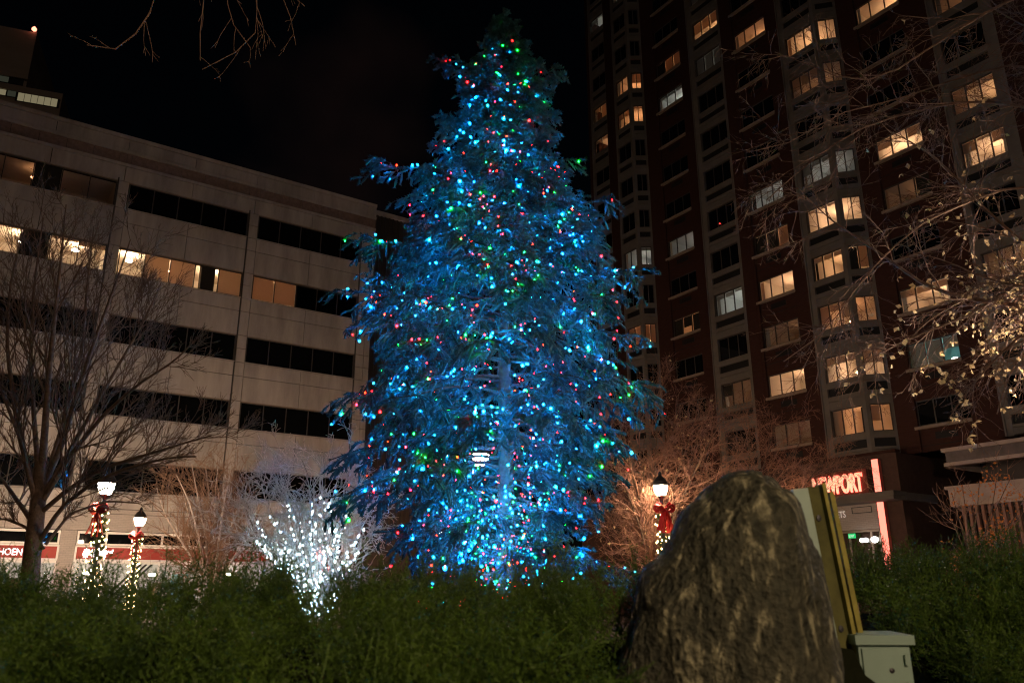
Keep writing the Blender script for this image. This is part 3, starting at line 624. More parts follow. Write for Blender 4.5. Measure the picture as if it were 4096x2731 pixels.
# ---- tall bare tree on the left
rg = np.random.default_rng(11); YD = 11.
base = atd(72, 1330, YD); t_root = empty('bare_tree', (base[0], base[1], 0), 0, 'tall bare tree with dark trunk before the office block, left edge', 'tree'); off = -np.array([base[0], base[1], 0])
trunk = [np.array([base[0], base[1], -.1])]+[atd(x, y, YD) for x, y in ((70, 1330), (74, 1260), (84, 1190), (90, 1130), (96, 1060))]
limbs = [([(96, 1090), (104, 980), (112, 860), (125, 740), (140, 600), (152, 470)], .07), ([(88, 1150), (60, 1060), (34, 940), (16, 800), (22, 660), (44, 560)], .06),
         ([(94, 1130), (140, 1030), (178, 900), (226, 760), (270, 640), (300, 550)], .06), ([(98, 1150), (165, 1040), (240, 950), (320, 880), (400, 830), (440, 790)], .05),
         ([(96, 1175), (160, 1120), (250, 1070), (350, 1040), (430, 1015), (485, 1000)], .045), ([(80, 1205), (40, 1150), (5, 1100), (-60, 1040)], .05), ([(92, 1240), (140, 1165), (210, 1110), (290, 1075), (390, 1050), (450, 1048)], .045),
         ([(86, 1170), (48, 1010), (4, 900), (-60, 790)], .05), ([(100, 1120), (150, 960), (190, 800), (200, 660), (215, 520)], .05), ([(92, 1120), (78, 960), (70, 800), (80, 640), (100, 500)], .05),
         ([(98, 1140), (180, 1000), (260, 860), (330, 740), (370, 650)], .045), ([(100, 1260), (60, 1210), (10, 1190), (-40, 1200)], .035), ([(104, 1250), (160, 1180), (200, 1165), (250, 1150), (320, 1155)], .03)]
P0, R0 = limbset([(jl(p, YD, rg), r*.78, .009) for p, r in limbs], 14); tP, tR = limbset([(trunk, .145, .09)], 12); tR[0, :3] *= 1.15
c1 = child(P0, R0*.8, 16, rg, (18, 48), .42, .10, .09, .18, 1, 8, .5, .005, cap=1.7); c2 = child(*c1, 10, rg, (18, 45), .5, .06, .10, .15, 1, 6, .6, .004, cap=.8); c3 = child(*c2, 4, rg, (18, 42), .5, .03, .10, .2, 1, 3, .6, .0032, cap=.35)
bough_obj('trunk', [(tP+off, tR)], M['bark'], t_root, (12,)); bough_obj('crown', [(P0+off, R0)]+[(a+off, b) for a, b in (c1, c2, c3)], M['bark'], t_root)

# ---- vase-shaped small trees
def vase(name, bx, by, Y, tips, label, mats, r0=.05, mults=(14, 8, 4), up=.03, wob=.14, spread=.9, caps=(1.2, .6, .3), rmin=.003, seed=1, sub=1, lr=.5):
    rg = np.random.default_rng(seed); b = atd(bx, by, Y); root = empty(name, (b[0], b[1], 0), 0, label, 'tree'); of = -np.array([b[0], b[1], 0]); lm = []
    for (x, y) in tips:
        dy = rg.uniform(-spread, spread); tp = atd(x, y, Y+dy); st = np.array([b[0]+rg.uniform(-.12, .12), b[1]+rg.uniform(-.12, .12), -.05])
        mid = st*.5+tp*.5+np.array([(st[0]-tp[0])*.22, 0, .1])+rg.normal(size=3)*.06
        lm.append(([st, st*.8+mid*.2+np.array([0, 0, .25]), mid, mid*.35+tp*.65+rg.normal(size=3)*.08, tp], r0*rg.uniform(.7, 1.1), r0*.18))
    P, Rd = limbset(lm, 12); c1 = child(P, Rd, mults[0], rg, (25, 60), lr, up, wob, .25, 1, 7, .6, rmin*1.6, cap=caps[0]); c2 = child(*c1, mults[1], rg, (25, 60), .55, up*.5, wob, .15, 1, 5, .65, rmin*1.2, cap=caps[1])
    sets = [c1, c2]
    if mults[2]: sets.append(child(*c2, mults[2], rg, (25, 60), .6, 0, wob, .2, 1, 3, .7, rmin, cap=caps[2]))
    bough_obj('trunk', [(P+of, Rd)], mats[0], root, (7,)); bough_obj('crown', [(a+of, r_) for a, r_ in sets], mats[1], root, (4, 3, 3))
    return root, P, Rd, sets, of, rg
vase('vase_tree', 492, 1330, 28.5, [(360, 1120), (385, 1180), (405, 1090), (440, 1065), (470, 1060), (500, 1075), (530, 1080), (560, 1110), (590, 1170), (420, 1130), (515, 1100)], 'bare vase-shaped small tree before the red fascia, left of the white-lit tree', (M['palebark'], M['twig']), .075, (16, 8, 3), .04, .10, .9, (1.5, .75, .4), .005, 3)
wt = vase('lit_tree', 735, 1340, 17.5, [(535, 1195), (545, 1130), (560, 1170), (600, 1110), (640, 1075), (690, 1060), (740, 1050), (790, 1065), (840, 1090), (870, 1140), (590, 1210), (650, 1140), (720, 1110), (800, 1130), (620, 1250), (860, 1200), (690, 1160)], 'bare spreading tree with white lights wound round its stems, beside the spruce', (M['palebark'], M['palebark']), .045, (13, 6, 3), .01, .25, 1.1, (1.1, .7, .4), .0072, 5, lr=.62)
rt = vase('dense_tree', 1500, 1340, 27.5, [(1400, 1010), (1420, 950), (1460, 900), (1500, 890), (1560, 900), (1610, 930), (1660, 960), (1420, 1080), (1540, 960), (1600, 1010), (1390, 1150), (1480, 1000)], 'large bare reddish-twigged tree right of the spruce, lamp glowing before it', (M['bark'], M['redtwig']), .075, (20, 10, 4), .01, .2, 1.3, (1.5, .8, .45), .005, 8, lr=.5)
rt2 = vase('dense_tree', 1690, 1345, 28., [(1600, 1010), (1650, 970), (1720, 960), (1780, 980), (1840, 1010), (1900, 1040), (1940, 1060), (1620, 1070), (1700, 1020), (1780, 1050), (1850, 1100), (1740, 1100)], 'bare reddish-twigged tree behind the boulder top', (M['bark'], M['redtwig']), .07, (20, 10, 4), .0, .2, 1.3, (1.5, .8, .45), .005, 9, lr=.5)
sP = rt[3][0][0].reshape(-1, 3); 
leaves('leaf', rt[3][1][0][rg.integers(0, len(rt[3][1][0]), 260), -1]+rt[4]*0+rt[4], .10, M['leaf'], rt[0], rg)
ot = vase('orange_leaf_tree', 2230, 1330, 21, [(2185, 1130), (2170, 1160), (2210, 1110), (2250, 1100), (2290, 1090), (2330, 1080), (2370, 1100), (2200, 1180), (2345, 1180)], 'small tree with clinging orange leaves before the slatted terrace', (M['bark'], M['redtwig']), .04, (7, 5, 0), .05, .1, .8, (.9, .5, .3), .004, 12)
q = ot[3][1][0].reshape(-1, 3); cl = q[rg.integers(0, len(q), 26)]; pos = np.repeat(cl, 26, 0)+rg.normal(size=(26*26, 3))*.17
leaves('leaf', pos+ot[4], .09, M['orangeleaf'], ot[0], rg)
# ---- white lights on the lit tree
P, Rd = wt[1], wt[2]; v, f = lathe([(.001, .024), (.017, 0), (.001, -.024)], 6); L = []; rg = np.random.default_rng(21)
for i in range(len(P)):
    for t in np.linspace(.30, .80, 22):
        k = t*(len(P[i])-1); a = int(k); q = P[i, a]*(1-k+a)+P[i, min(a+1, len(P[i])-1)]*(k-a); L.append((v*rg.uniform(.7, 1.15)+q+rg.normal(size=3)*.035, f))
wl = empty('light_string', (wt[0].location.x, wt[0].location.y, 0), 0, 'white string lights wound round the stems of the small bare tree', 'string lights'); of = -np.array([wt[0].location.x, wt[0].location.y, 0])
V, F = merge(L); tag(npobj('bulb', V+of, F, M['whitebulb'], wl), kind='stuff')
V, F = tubes(P+of+.03, np.full(P.shape[:2], .004), 3); tag(npobj('wire', V, F, M['wire'], wl), kind='stuff')

# ---- overhanging twigs top left (tree stands outside the frame, left of the viewer)
rg = np.random.default_rng(31); Y = 5.2
tr = empty('overhanging_tree', (-5.2, 3.2, 0), 0, 'bare tree overhanging from the left, its twigs dangling at the top of the sky', 'tree'); of = -np.array([-5.2, 3.2, 0])
tp = [np.array([-5.2, 3.2, -.1]), np.array([-5.25, 3.2, 2]), np.array([-5.1, 3.3, 4.2]), np.array([-4.7, 3.6, 6.2])]
crown = np.array([-4.8, 3.5, 5.9])
def og(pts, r0=.02, r1=.005, Yd=Y): return ([crown, (crown+atd(pts[0][0], -260, Yd))/2+np.array([0, 0, .5]), atd(pts[0][0]+8, -140, Yd)]+[atd(x, y, Yd) for x, y in pts], r0, r1)
lm = [og([(362, -20), (352, 20), (330, 55), (305, 90), (270, 118), (235, 124), (200, 104)], .022, .004), og([(470, -20), (462, 60), (455, 110), (460, 140)], .014, .003, 5.4), og([(520, -20), (525, 40), (545, 75), (575, 110)], .014, .003, 5.6),
      og([(585, -20), (592, 30), (597, 75), (560, 110), (505, 145), (465, 160)], .016, .003, 5.4), og([(640, -20), (660, 20), (676, 60), (680, 105)], .014, .003, 5.8), og([(640, -30), (690, 10), (700, 15)], .012, .003, 5.8)]
lm = [(p, a, b) for p, a, b in lm]
P, Rd = limbset(lm, 22); sel = slice(0, 4)
c1 = child(P, Rd, 9, rg, (25, 55), .12, -.10, .10, .60, 1, 6, .55, .0030, L=.55); c2 = child(*c1, 2, rg, (25, 50), .4, -.02, .05, .4, 1, 4, .8, .0028, cap=.12)
bough_obj('trunk', [limbset([(tp, .16, .06)], 10)], M['bark'], tr, (10,)).location = of
bough_obj('crown', [(P+of, Rd)]+[(a+of, b) for a, b in (c1, c2)], M['twig'], tr)

# ---- yellow-leaved tree on the right (trunk stands outside the frame)
rg = np.random.default_rng(41); Y = 8.8
tr = empty('leafy_tree', (8.6, 8.2, 0), 0, 'tree with last yellow leaves reaching in from the right edge', 'tree'); of = -np.array([8.6, 8.2, 0])
tp = [np.array([8.6, 8.2, -.1]), np.array([8.6, 8.2, 1.5]), np.array([8.5, 8.2, 3.0]), np.array([8.3, 8.3, 4.6]), np.array([8.1, 8.4, 6.6])]
def rb(pts, zc, r0, r1, Yd=Y): return ([np.array([8.5-.08*zc, 8.25, zc])]+[atd(x, y, Yd+d) for (x, y), d in zip(pts, np.linspace(0, rg.uniform(-1.3, 1.3), len(pts)))], r0, r1)
lm = [rb([(2500, 760), (2352, 700), (2230, 690), (2120, 655), (2060, 610), (1990, 560), (1900, 500), (1830, 430)], 3.6, .075, .006), rb([(2480, 720), (2352, 640), (2240, 720), (2130, 760), (2040, 800), (1960, 850)], 3.4, .06, .006), rb([(2480, 640), (2352, 560), (2260, 480), (2190, 400), (2120, 340), (2040, 300)], 3.9, .06, .006),
      rb([(2500, 20), (2352, -20), (2230, 50), (2120, 120), (2030, 182), (1950, 190), (1860, 150), (1780, 120)], 5.6, .05, .005, 8.0), rb([(2480, 300), (2352, 240), (2220, 230), (2080, 260), (1960, 300), (1850, 380), (1760, 460)], 4.8, .045, .005), rb([(2480, 460), (2352, 420), (2230, 460), (2100, 520), (1980, 640), (1900, 760), (1800, 830)], 4.3, .045, .005, 9.4),
      rb([(2480, 760), (2352, 760), (2280, 830), (2220, 900), (2180, 960)], 3.2, .05, .006, 8.3), rb([(2480, 120), (2352, 60), (2280, 20), (2200, -40)], 5.4, .045, .006), rb([(2480, 700), (2352, 800), (2310, 880), (2290, 950)], 3.0, .04, .006), rb([(2480, 200), (2352, 140), (2200, 180), (2060, 230), (1920, 260), (1820, 330), (1720, 350)], 5.1, .04, .005, 9.6),
      rb([(2480, 640), (2352, 660), (2260, 640), (2180, 600), (2100, 580)], 3.7, .05, .006, 8.2)]
P, Rd = limbset(lm, 18); Rd = np.maximum(Rd*.7, .006)
c1 = child(P, Rd, 24, rg, (25, 65), .30, -.06, .13, .30, 1, 8, .45, .0045, cap=1.0); c2 = child(*c1, 9, rg, (25, 60), .45, -.05, .15, .15, 1, 6, .6, .0034, cap=.55); c3 = child(*c2, 3, rg, (25, 55), .5, -.03, .15, .3, 1, 3, .6, .0027, cap=.3)
bough_obj('trunk', [limbset([(tp, .17, .09)], 12)], M['bark'], tr, (10,)).location = of
bough_obj('crown', [(P+of, Rd)]+[(a+of, b) for a, b in (c1, c2, c3)], M['darktwig'], tr)
tips = np.concatenate([c2[0][:, -1], c3[0][:, -1]]); 
d_ = tips-EYE; ux = CX+FPX*(d_@CR)/(d_@CF); uy = CY-FPX*(d_@CU)/(d_@CF); pr = np.clip((ux-3250)/900, 0, 1)*np.clip(1.15-np.abs(uy-1250)/750, .03, 1)
keep = rg.uniform(size=len(tips)) < pr*.14
leaves('leaf', np.repeat(tips[keep], 2, 0)+of, .066, M['leaf'], tr, rg)

# ================================================================== the lit spruce
rg = np.random.default_rng(5); TY = 14.2; tx = atd(1158, 1290, TY)[0]
prof_y = np.array([20, 60, 100, 160, 260, 330, 430, 500, 600, 650, 730, 850, 1000, 1080, 1150, 1290, 1420]); prof_r = np.array([4, 28, 48, 88, 118, 146, 186, 222, 264, 290, 320, 320, 312, 290, 256, 222, 200])
pz = []; pr_ = []
for y_, r_ in zip(prof_y, prof_r):
    q = atd(1158, y_, TY); wdep = np.dot(q-EYE, CF); pz.append(q[2]); pr_.append(r_*(4096/2352)/FPX*wdep)
pz = np.array(pz)[::-1]; pr_ = np.array(pr_)[::-1]; HT = pz[-1]
def rad(z): return np.interp(z, pz, pr_)
spruce = empty('spruce_tree', (tx, TY, 0), 0, 'tall blue spruce covered in coloured Christmas lights', 'tree')
V, F = tubes(np.array([resample([(0, 0, -.1), (.03, 0, HT*.3), (-.04, .02, HT*.6), (.0, 0, HT-.02)], 16)]), np.linspace(.19, .012, 16)[None], 9); npobj('trunk', V, F, M['sprucebark'], spruce, smooth=True)
NB = 300; zb = (.35+(HT-.72)*(np.arange(NB)+rg.uniform(0, 1, NB))/NB); az = np.arange(NB)*2.39996+rg.normal(size=NB)*.25; cams = -math.pi/2
fac = rg.uniform(.72, 1.04, NB)*(1-.12*np.cos(az)*np.clip(1.2-zb/HT, 0, 1))
dcam = np.abs((az-cams+math.pi) % (2*math.pi)-math.pi)
# the lower front is thin: the eye looks in on bare inner branches and the trunk
keep = ~((dcam < .62) & (zb < HT*.46) & (rg.uniform(size=NB) < .45)); keep &= ~((zb < 1.6) & (rg.uniform(size=NB) < .5))
zb, az, fac = zb[keep], az[keep], fac[keep]
ex_ = [(430, math.pi, 330), (660, 0., 340), (730, math.pi+.1, 395), (1000, math.pi-.1, 415), (620, math.pi+.2, 335), (850, .1, 325), (1100, math.pi, 390), (500, .1, 250), (1290, .05, 330), (215, math.pi*.98, 150), (215, .05, 140), (900, math.pi+.15, 350)]
for y_, a_, r_ in ex_:
    q = atd(1158, y_, TY); z_ = q[2]; rr_ = r_*(4096/2352)/FPX*np.dot(q-EYE, CF); zb = np.r_[zb, max(.5, z_+.1*rr_)]; az = np.r_[az, a_]; fac = np.r_[fac, rr_/rad(z_)]
NB = len(zb); nk = 10; s = np.linspace(0, 1, nk)[None]; hrel = (zb/HT)[:, None]
rise = np.where(hrel > .8, .36+1.0*(hrel-.8), np.where(hrel > .5, .20, .06)); droop = np.where(hrel > .8, .12, np.where(hrel > .45, .34, .46))
Lr = rad(zb)*fac
for _ in range(5): Lr = np.where(np.arange(NB) < NB-len(ex_), rad(np.minimum(zb+Lr*(rise-droop+.2)[:, 0], HT-.02))*fac, Lr)
Lr = np.maximum(Lr, .05)[:, None]
zc = zb[:, None]+Lr*(rise*s-droop*s**2+.20*s**3); bend = rg.normal(size=(NB, 1))*.12
an = az[:, None]+bend*s; BP = np.stack([Lr*s*np.cos(an), Lr*s*np.sin(an), zc], -1); BP[:, 1:-1] += rg.normal(size=(NB, nk-2, 3))*.02
BR = np.maximum(np.linspace(1, .2, nk)[None]*(.010+.011*Lr), .004)
def sidechild(P, Rd, mcount, rng, n, tmin, lr, sag, capL, wob=.10):
    """branchlets leaving left and right of a bough, then hanging"""
    N, k, _ = P.shape; idx = np.repeat(np.arange(N), mcount); t = rng.uniform(tmin, 1, len(idx)); s_ = t*(k-1); a = np.minimum(s_.astype(int), k-2); f = (s_-a)[:, None]
    p0 = P[idx, a]*(1-f)+P[idx, a+1]*f; T = norm(P[idx, a+1]-P[idx, a]); S = norm(np.cross(T, np.array([0, 0, 1.]))); sg = np.where(rng.uniform(size=len(idx)) < .5, -1, 1)[:, None]
    d = norm(T*.75+S*sg*rng.uniform(.3, 1.0, (len(idx), 1))+np.array([0, 0, 1])*rng.normal(size=(len(idx), 1))*.18); Lp = np.linalg.norm(np.diff(P, axis=1), axis=2).sum(1)[idx]
    ln = np.minimum(Lp*lr*rng.uniform(.6, 1.2, len(idx))*(1.25-.75*t), capL); st = (ln/(n-1))[:, None]; pts = [p0]
    for i in range(n-1):
        d = norm(d+np.array([0, 0, -sag])+wob*rng.normal(size=d.shape)); pts.append(pts[-1]+d*st)
    return np.stack(pts, 1), np.full((len(idx), n), .0045)*np.linspace(1, .6, n)[None]
B2 = sidechild(BP, BR, 17, rg, 6, .16, .46, .15, .9)
B3 = sidechild(*B2, 5, rg, 4, .05, .60, .22, .30)
V, F = merge([tubes(BP, BR, 5), tubes(*B2, 3)]); npobj('branches', V, F, M['sprucebark'], spruce)
lampD = np.array([LAMPS[3].location.x, LAMPS[3].location.y, 4.9])-np.array([tx, TY, 0]); eyeD = EYE-np.array([tx, TY, 0]); ldir = norm((lampD-eyeD)[None])[0]
def nogap(P):
    q_ = P.mean(1)-eyeD; return np.linalg.norm(q_-(q_@ldir)[:, None]*ldir, axis=1) > .24
def needles(P, rng, K, ln=.062, wd=.0115):
    N, k, _ = P.shape; t = rng.uniform(.0, 1, (N, K)); s_ = t*(k-1); a = np.minimum(s_.astype(int), k-2); f = (s_-a)[..., None]; i = np.arange(N)[:, None]
    p0 = P[i, a]*(1-f)+P[i, a+1]*f; T = norm(P[i, a+1]-P[i, a]); pe = norm(np.cross(T, rng.normal(size=T.shape))); d = norm(T*.65+pe*.85); sd = norm(np.cross(d, rng.normal(size=d.shape)))*wd; l = ln*rng.uniform(.7, 1.2, (N, K, 1))
    return np.stack([p0-sd, p0+sd, p0+d*l], 2).reshape(-1, 3)
# bare inside: branchlets close to the trunk carry few needles
def shell(P): 
    m_ = P.mean(1); return np.hypot(m_[:, 0], m_[:, 1])/np.maximum(rad(m_[:, 2]), .1)
def bare(P, rng, p_in):
    m_ = P.mean(1); rr_ = shell(P); a_ = np.arctan2(m_[:, 1], m_[:, 0]); front = np.abs((a_-cams+math.pi) % (2*math.pi)-math.pi) < .55
    prob = np.clip((rr_-.12)/.25, p_in, 1); prob = np.where(front & (m_[:, 2] < HT*.47), prob*.75, prob); prob = np.where(m_[:, 2] > HT*.75, 1, prob); return rng.uniform(size=len(P)) < prob
k3 = bare(B3[0], rg, .22) & nogap(B3[0]); F3 = B3[0][k3]; F2 = B2[0][bare(B2[0], rg, .15) & nogap(B2[0])]
NV = np.concatenate([needles(F3, rg, 22), needles(F2, rg, 30), needles(BP[:, 6:], rg, 90)])
top = np.array([resample([(0, 0, HT-.9), (0, 0, HT-.4), (0, 0, HT)], 5)]); NV = np.concatenate([NV, needles(top, rg, 260, .06)])
cv, cf = tubes(F3[:, [0, 2, 3]], np.tile(np.array([[.012, .026, .010]]), (len(F3), 1)), 4); tri_ = np.concatenate([cf[:, [0, 1, 2]], cf[:, [0, 2, 3]]])
crown = npobj('crown', np.concatenate([NV, cv]), np.concatenate([np.arange(len(NV)).reshape(-1, 3), tri_+len(NV)]), M['needle'], spruce)

# ---- coloured lights on the spruce
COLS = {'blue': ((.0005, .28, 1.), 1150), 'cyan': ((.0011, .50, 1.), 640), 'red': ((1., .0018, .0024), 190), 'green': ((.0013, 1., .010), 300), 'amber': ((1., .0042, .0008), 130), 'pink': ((1., .003, .008), 120)}
BM = {k: emis(k+'_bulb', c, s_) for k, (c, s_) in COLS.items()}
names = ['blue', 'cyan', 'red', 'green', 'amber', 'pink']; wts = np.array([.36, .11, .21, .17, .11, .04])
lights = empty('light_string', (tx, TY, 0), 0, 'coloured string lights draped all over the tall spruce', 'string lights')
cand = F3[rg.integers(0, len(F3), 5200)]; sel = cand[np.arange(len(cand)), rg.integers(0, cand.shape[1], len(cand))]
r_out = np.hypot(sel[:, 0], sel[:, 1])/np.maximum(rad(sel[:, 2]), .1); ok = (rg.uniform(size=len(sel)) < np.clip(r_out, .2, 1)**1.3) & (sel[:, 2] < atd(1158, 130, TY)[2]) & (sel[:, 2] > .9); ok &= ~((sel[:, 1] > .6) & (rg.uniform(size=len(sel)) < .85))
dens = np.interp(sel[:, 2], [0, HT*.3, HT*.75, HT], [.9, .9, .55, .4]); ok &= rg.uniform(size=len(sel)) < dens*1.0
nst = np.flatnonzero((BP[:, -1, 1] < .9) & (BP[:, -1, 2] < atd(1158, 130, TY)[2]) & (rg.uniform(size=NB) < .8)); st_ = []
for b_ in nst:
    ln_ = np.linalg.norm(np.diff(BP[b_], axis=0), axis=1).sum(); nb_ = max(3, int(ln_*.72/.17)); tq = (.30+.70*(np.arange(nb_)+rg.uniform(0, .5))/nb_)*(nk-1); tq = np.minimum(tq, nk-1.001); a_ = tq.astype(int); f_ = (tq-a_)[:, None]
    st_.append(BP[b_, a_]*(1-f_)+BP[b_, a_+1]*f_+rg.normal(size=(nb_, 3))*.06+np.array([0, 0, .03]))
sel = sel[ok]; sel = sel[rg.uniform(size=len(sel)) < .52]; bp = np.concatenate([sel]+st_); out_ = norm(np.c_[bp[:, :2], 0*bp[:, 2]]); bp = bp+out_*rg.uniform(-.12, .05, (len(bp), 1))+np.array([0, 0, -.015])
# trunk and inner branches: close-wound strings low down
n1 = 520; zt = rg.beta(1.0, 2.6, n1)*(HT*.42)+1.2; at_ = rg.uniform(-math.pi, 0.2, n1); rr_ = np.abs(rg.normal(size=n1))*np.interp(zt, [.8, 2.2, HT*.45], [.55, .5, .5])+.3
inner = np.stack([rr_*np.cos(at_), rr_*np.sin(at_), zt], 1)
BPALL = np.concatenate([bp, inner])
ck = rg.choice(len(names), len(BPALL), p=wts/wts.sum()); bs = np.clip(np.exp(rg.normal(size=len(BPALL))*.33-.08), .5, 2.)*np.where(np.isin(ck, [0, 1]), 1.08, .92); bs[len(bp):] *= .8; bs *= .66
v0, f0 = lathe([(.001, .028), (.016, .014), (.019, 0), (.014, -.014), (.001, -.02)], 6)
scr = (BPALL[:, 1]); order = np.argsort(scr); big = set(order[:290].tolist())
shared = {k: npmesh('bulb', v0, f0, BM[k]) for k in names}; rest = {k: [] for k in names}
for i in range(len(BPALL)):
    k = names[ck[i]]
    if i in big:
        o = bpy.data.objects.new('bulb', shared[k]); link(o, lights); o.location = BPALL[i]; o.scale = (bs[i],)*3
    else: rest[k].append((v0*bs[i]+BPALL[i], f0))
V = []; F = []; mi = []; kk = 0
for j, k in enumerate(names):
    vv, ff = merge(rest[k]); V.append(vv); F.append(ff+kk); mi += [j]*len(ff); kk += len(vv)
o = npobj('bulb_cluster', np.concatenate(V), np.concatenate(F), BM[names[0]], lights)
for k in names[1:]: o.data.materials.append(BM[k])
o.data.polygons.foreach_set('material_index', np.array(mi, np.int32)); tag(o, kind='stuff')
# wires: neighbouring bulbs strung together with a little sag
a_ = np.arctan2(bp[:, 1], bp[:, 0]); ob = np.lexsort((bp[:, 2], np.round(a_/.35))); q = bp[ob]; A_, B_ = q[:-1], q[1:]; dd = np.linalg.norm(A_-B_, axis=1); kx = dd < .55; A_, B_ = A_[kx], B_[kx]
tt = np.linspace(0, 1, 5)[None, :, None]; W = A_[:, None]*(1-tt)+B_[:, None]*tt; W[..., 2] -= (.09*4*tt*(1-tt))[..., 0]
V, F = tubes(W, np.full(W.shape[:2], .0035), 3); tag(npobj('wire', V, F, M['wire'], lights), kind='stuff')

# ================================================================== red-lit reindeer
def deer(px, py, Y, H, rz, label):
    p = at(px, py, Y); root = empty('lit_reindeer', (p[0], p[1], 0), rz, label, 'decoration', 'red-lit reindeer figures')
    s = H/1.9; ZP = .8; boxes('plinth', [(-.7, .7, -.35, .35, 0, ZP)], M['precast'], root)
    def sk(pts, rs): return tubes(np.array([resample(np.array(pts)*s, 10)]), np.interp(np.linspace(0, 1, 10), np.linspace(0, 1, len(rs)), rs)[None]*s, 8)
    parts = [sk([(-.62, 0, 1.02), (-.5, 0, 1.1), (0, 0, 1.06), (.45, 0, 1.12), (.6, 0, 1.1)], [.05, .24, .23, .25, .1]), sk([(.45, 0, 1.15), (.62, 0, 1.4), (.7, 0, 1.62)], [.17, .12, .1]), sk([(.6, 0, 1.62), (.78, 0, 1.62), (.98, 0, 1.52)], [.1, .11, .05])]
    for sx in (-.42, .42):
        for sy in (-.12, .12): parts.append(sk([(sx, sy, 1.0), (sx*1.05-.03, sy, .55), (sx, sy, 0)], [.11, .06, .045]))
    for sy in (-1, 1): parts.append(sk([(.66, sy*.05, 1.7), (.55, sy*.2, 1.95), (.7, sy*.3, 2.2)], [.03, .025, .015])); parts.append(sk([(.57, sy*.19, 1.93), (.75, sy*.22, 2.05)], [.025, .012]))
    parts.append(sk([(-.6, 0, 1.08), (-.72, 0, 1.2)], [.05, .03]))
    V, F = merge(parts); V = V+np.array([0, 0, ZP]); npobj('body', V, F, M['reddeer'], root, smooth=True)
    rg = np.random.default_rng(3); v, f = lathe([(.001, .03), (.024, 0), (.001, -.03)], 6); ii = rg.integers(0, len(V), 300)
    tag(npobj('bulb', *merge([(v*rg.uniform(.7, 1.1)+V[i]*1.004, f) for i in ii]), M['redbulb'], root), kind='stuff')
deer(1190, 2290, 19.5, 1.45, R(10), 'red-lit reindeer figure at the foot of the white-lit tree')
deer(1925, 2235, 16.6, 1.6, R(-25), 'red-lit reindeer figure glowing behind the spruce trunk')

# ================================================================== juniper hedge
def spray(rng):
    """one juniper plume, 0.2 m: returns triangles"""
    n = 5; s_ = np.linspace(0, 1, n); bend = rng.normal(size=2)*.05; st = np.stack([bend[0]*s_**2, bend[1]*s_**2, .15*s_], 1); tri = []
    stem_v, stem_f = tubes(st[None], np.linspace(.0020, .0007, n)[None], 3)
    for j in range(16):
        t = .06+.92*j/16; p = np.array([np.interp(t, s_, st[:, i]) for i in range(3)]); a = (j % 2)*math.pi+rng.uniform(-.75, .75); L = (.085-.060*t)*rng.uniform(.7, 1.2)
        d = norm(np.array([math.cos(a)*1.0, math.sin(a)*1.0, .72]))
        for q in range(12):
            u_ = (q+.5)/12; b = p+d*L*u_+np.array([0, 0, .014*u_*u_]); dd = norm(d+rng.normal(size=3)*.55); sd = norm(np.cross(dd, rng.normal(size=3)))*.0016; tri += [b-sd, b+sd, b+dd*.0085]
    for q in range(20):
        t = rng.uniform(.3, 1.02); p = np.array([np.interp(t, s_, st[:, i]) for i in range(3)]); dd = norm(np.array([0, 0, 1])+rng.normal(size=3)*.5); sd = norm(np.cross(dd, rng.normal(size=3)))*.0016; tri += [p-sd, p+sd, p+dd*.009]
    sf = np.concatenate([stem_f[:, [0, 1, 2]], stem_f[:, [0, 2, 3]]]); tri = np.array(tri)
    return np.concatenate([tri, stem_v[sf].reshape(-1, 3)])
rg = np.random.default_rng(77); TEMPL = [spray(rg) for _ in range(8)]; TEMPL = [t[:min(map(len, TEMPL))] for t in TEMPL]
def hedge(name, label, top, x0, x1, y0, y1, n, seed, smin=.75, smax=1.3, skip=None):
    """top(x,y) = height of the foliage surface"""
    rg = np.random.default_rng(seed); root = empty(name, ((x0+x1)/2, y1, 0), 0, label, 'hedge'); of = -np.array([(x0+x1)/2, y1, 0])
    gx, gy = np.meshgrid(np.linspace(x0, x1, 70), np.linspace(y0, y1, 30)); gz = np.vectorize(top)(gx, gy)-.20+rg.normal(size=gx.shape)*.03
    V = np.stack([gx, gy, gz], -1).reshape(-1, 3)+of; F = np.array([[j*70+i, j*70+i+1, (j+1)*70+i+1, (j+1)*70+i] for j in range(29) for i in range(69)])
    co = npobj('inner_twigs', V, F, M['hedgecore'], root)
    nc = n//13; ci = rg.integers(0, nc, n); cx_ = rg.uniform(x0, x1, nc); cy_ = rg.uniform(y0, y1, nc); cd = rg.normal(size=(nc, 3))*np.array([.7, .7, .12])
    X = np.clip(cx_[ci]+rg.normal(size=n)*.055, x0, x1); Yv = np.clip(cy_[ci]+rg.normal(size=n)*.055, y0, y1); Zs = np.array([top(a, b) for a, b in zip(X, Yv)]); e = .03
    nx = -(np.array([top(a+e, b) for a, b in zip(X, Yv)])-Zs)/e; ny = -(np.array([top(a, b+e) for a, b in zip(X, Yv)])-Zs)/e
    d = norm(np.stack([nx*.5, ny*.5, np.full(n, .9)], 1)+cd[ci]+rg.normal(size=(n, 3))*np.array([.2, .2, .1])); dep = rg.uniform(-.17, -.03, n)+(rg.normal(size=nc)*.018)[ci]
    sc_ = rg.uniform(smin, smax, n); ref = norm(rg.normal(size=(n, 3))); A = norm(np.cross(d, ref)); B = np.cross(d, A); ti = rg.integers(0, len(TEMPL), n); T = np.array(TEMPL)[ti]
    base = np.stack([X, Yv, Zs+dep], 1)+of
    V = base[:, None]+sc_[:, None, None]*(T[..., :1]*A[:, None]+T[..., 1:2]*B[:, None]+T[..., 2:]*d[:, None])
    if skip is not None: V = V[~skip(X, Yv)]
    V = V.reshape(-1, 3); tag(npobj('foliage', V, np.arange(len(V)).reshape(-1, 3), M['juniper'], root), kind='stuff')
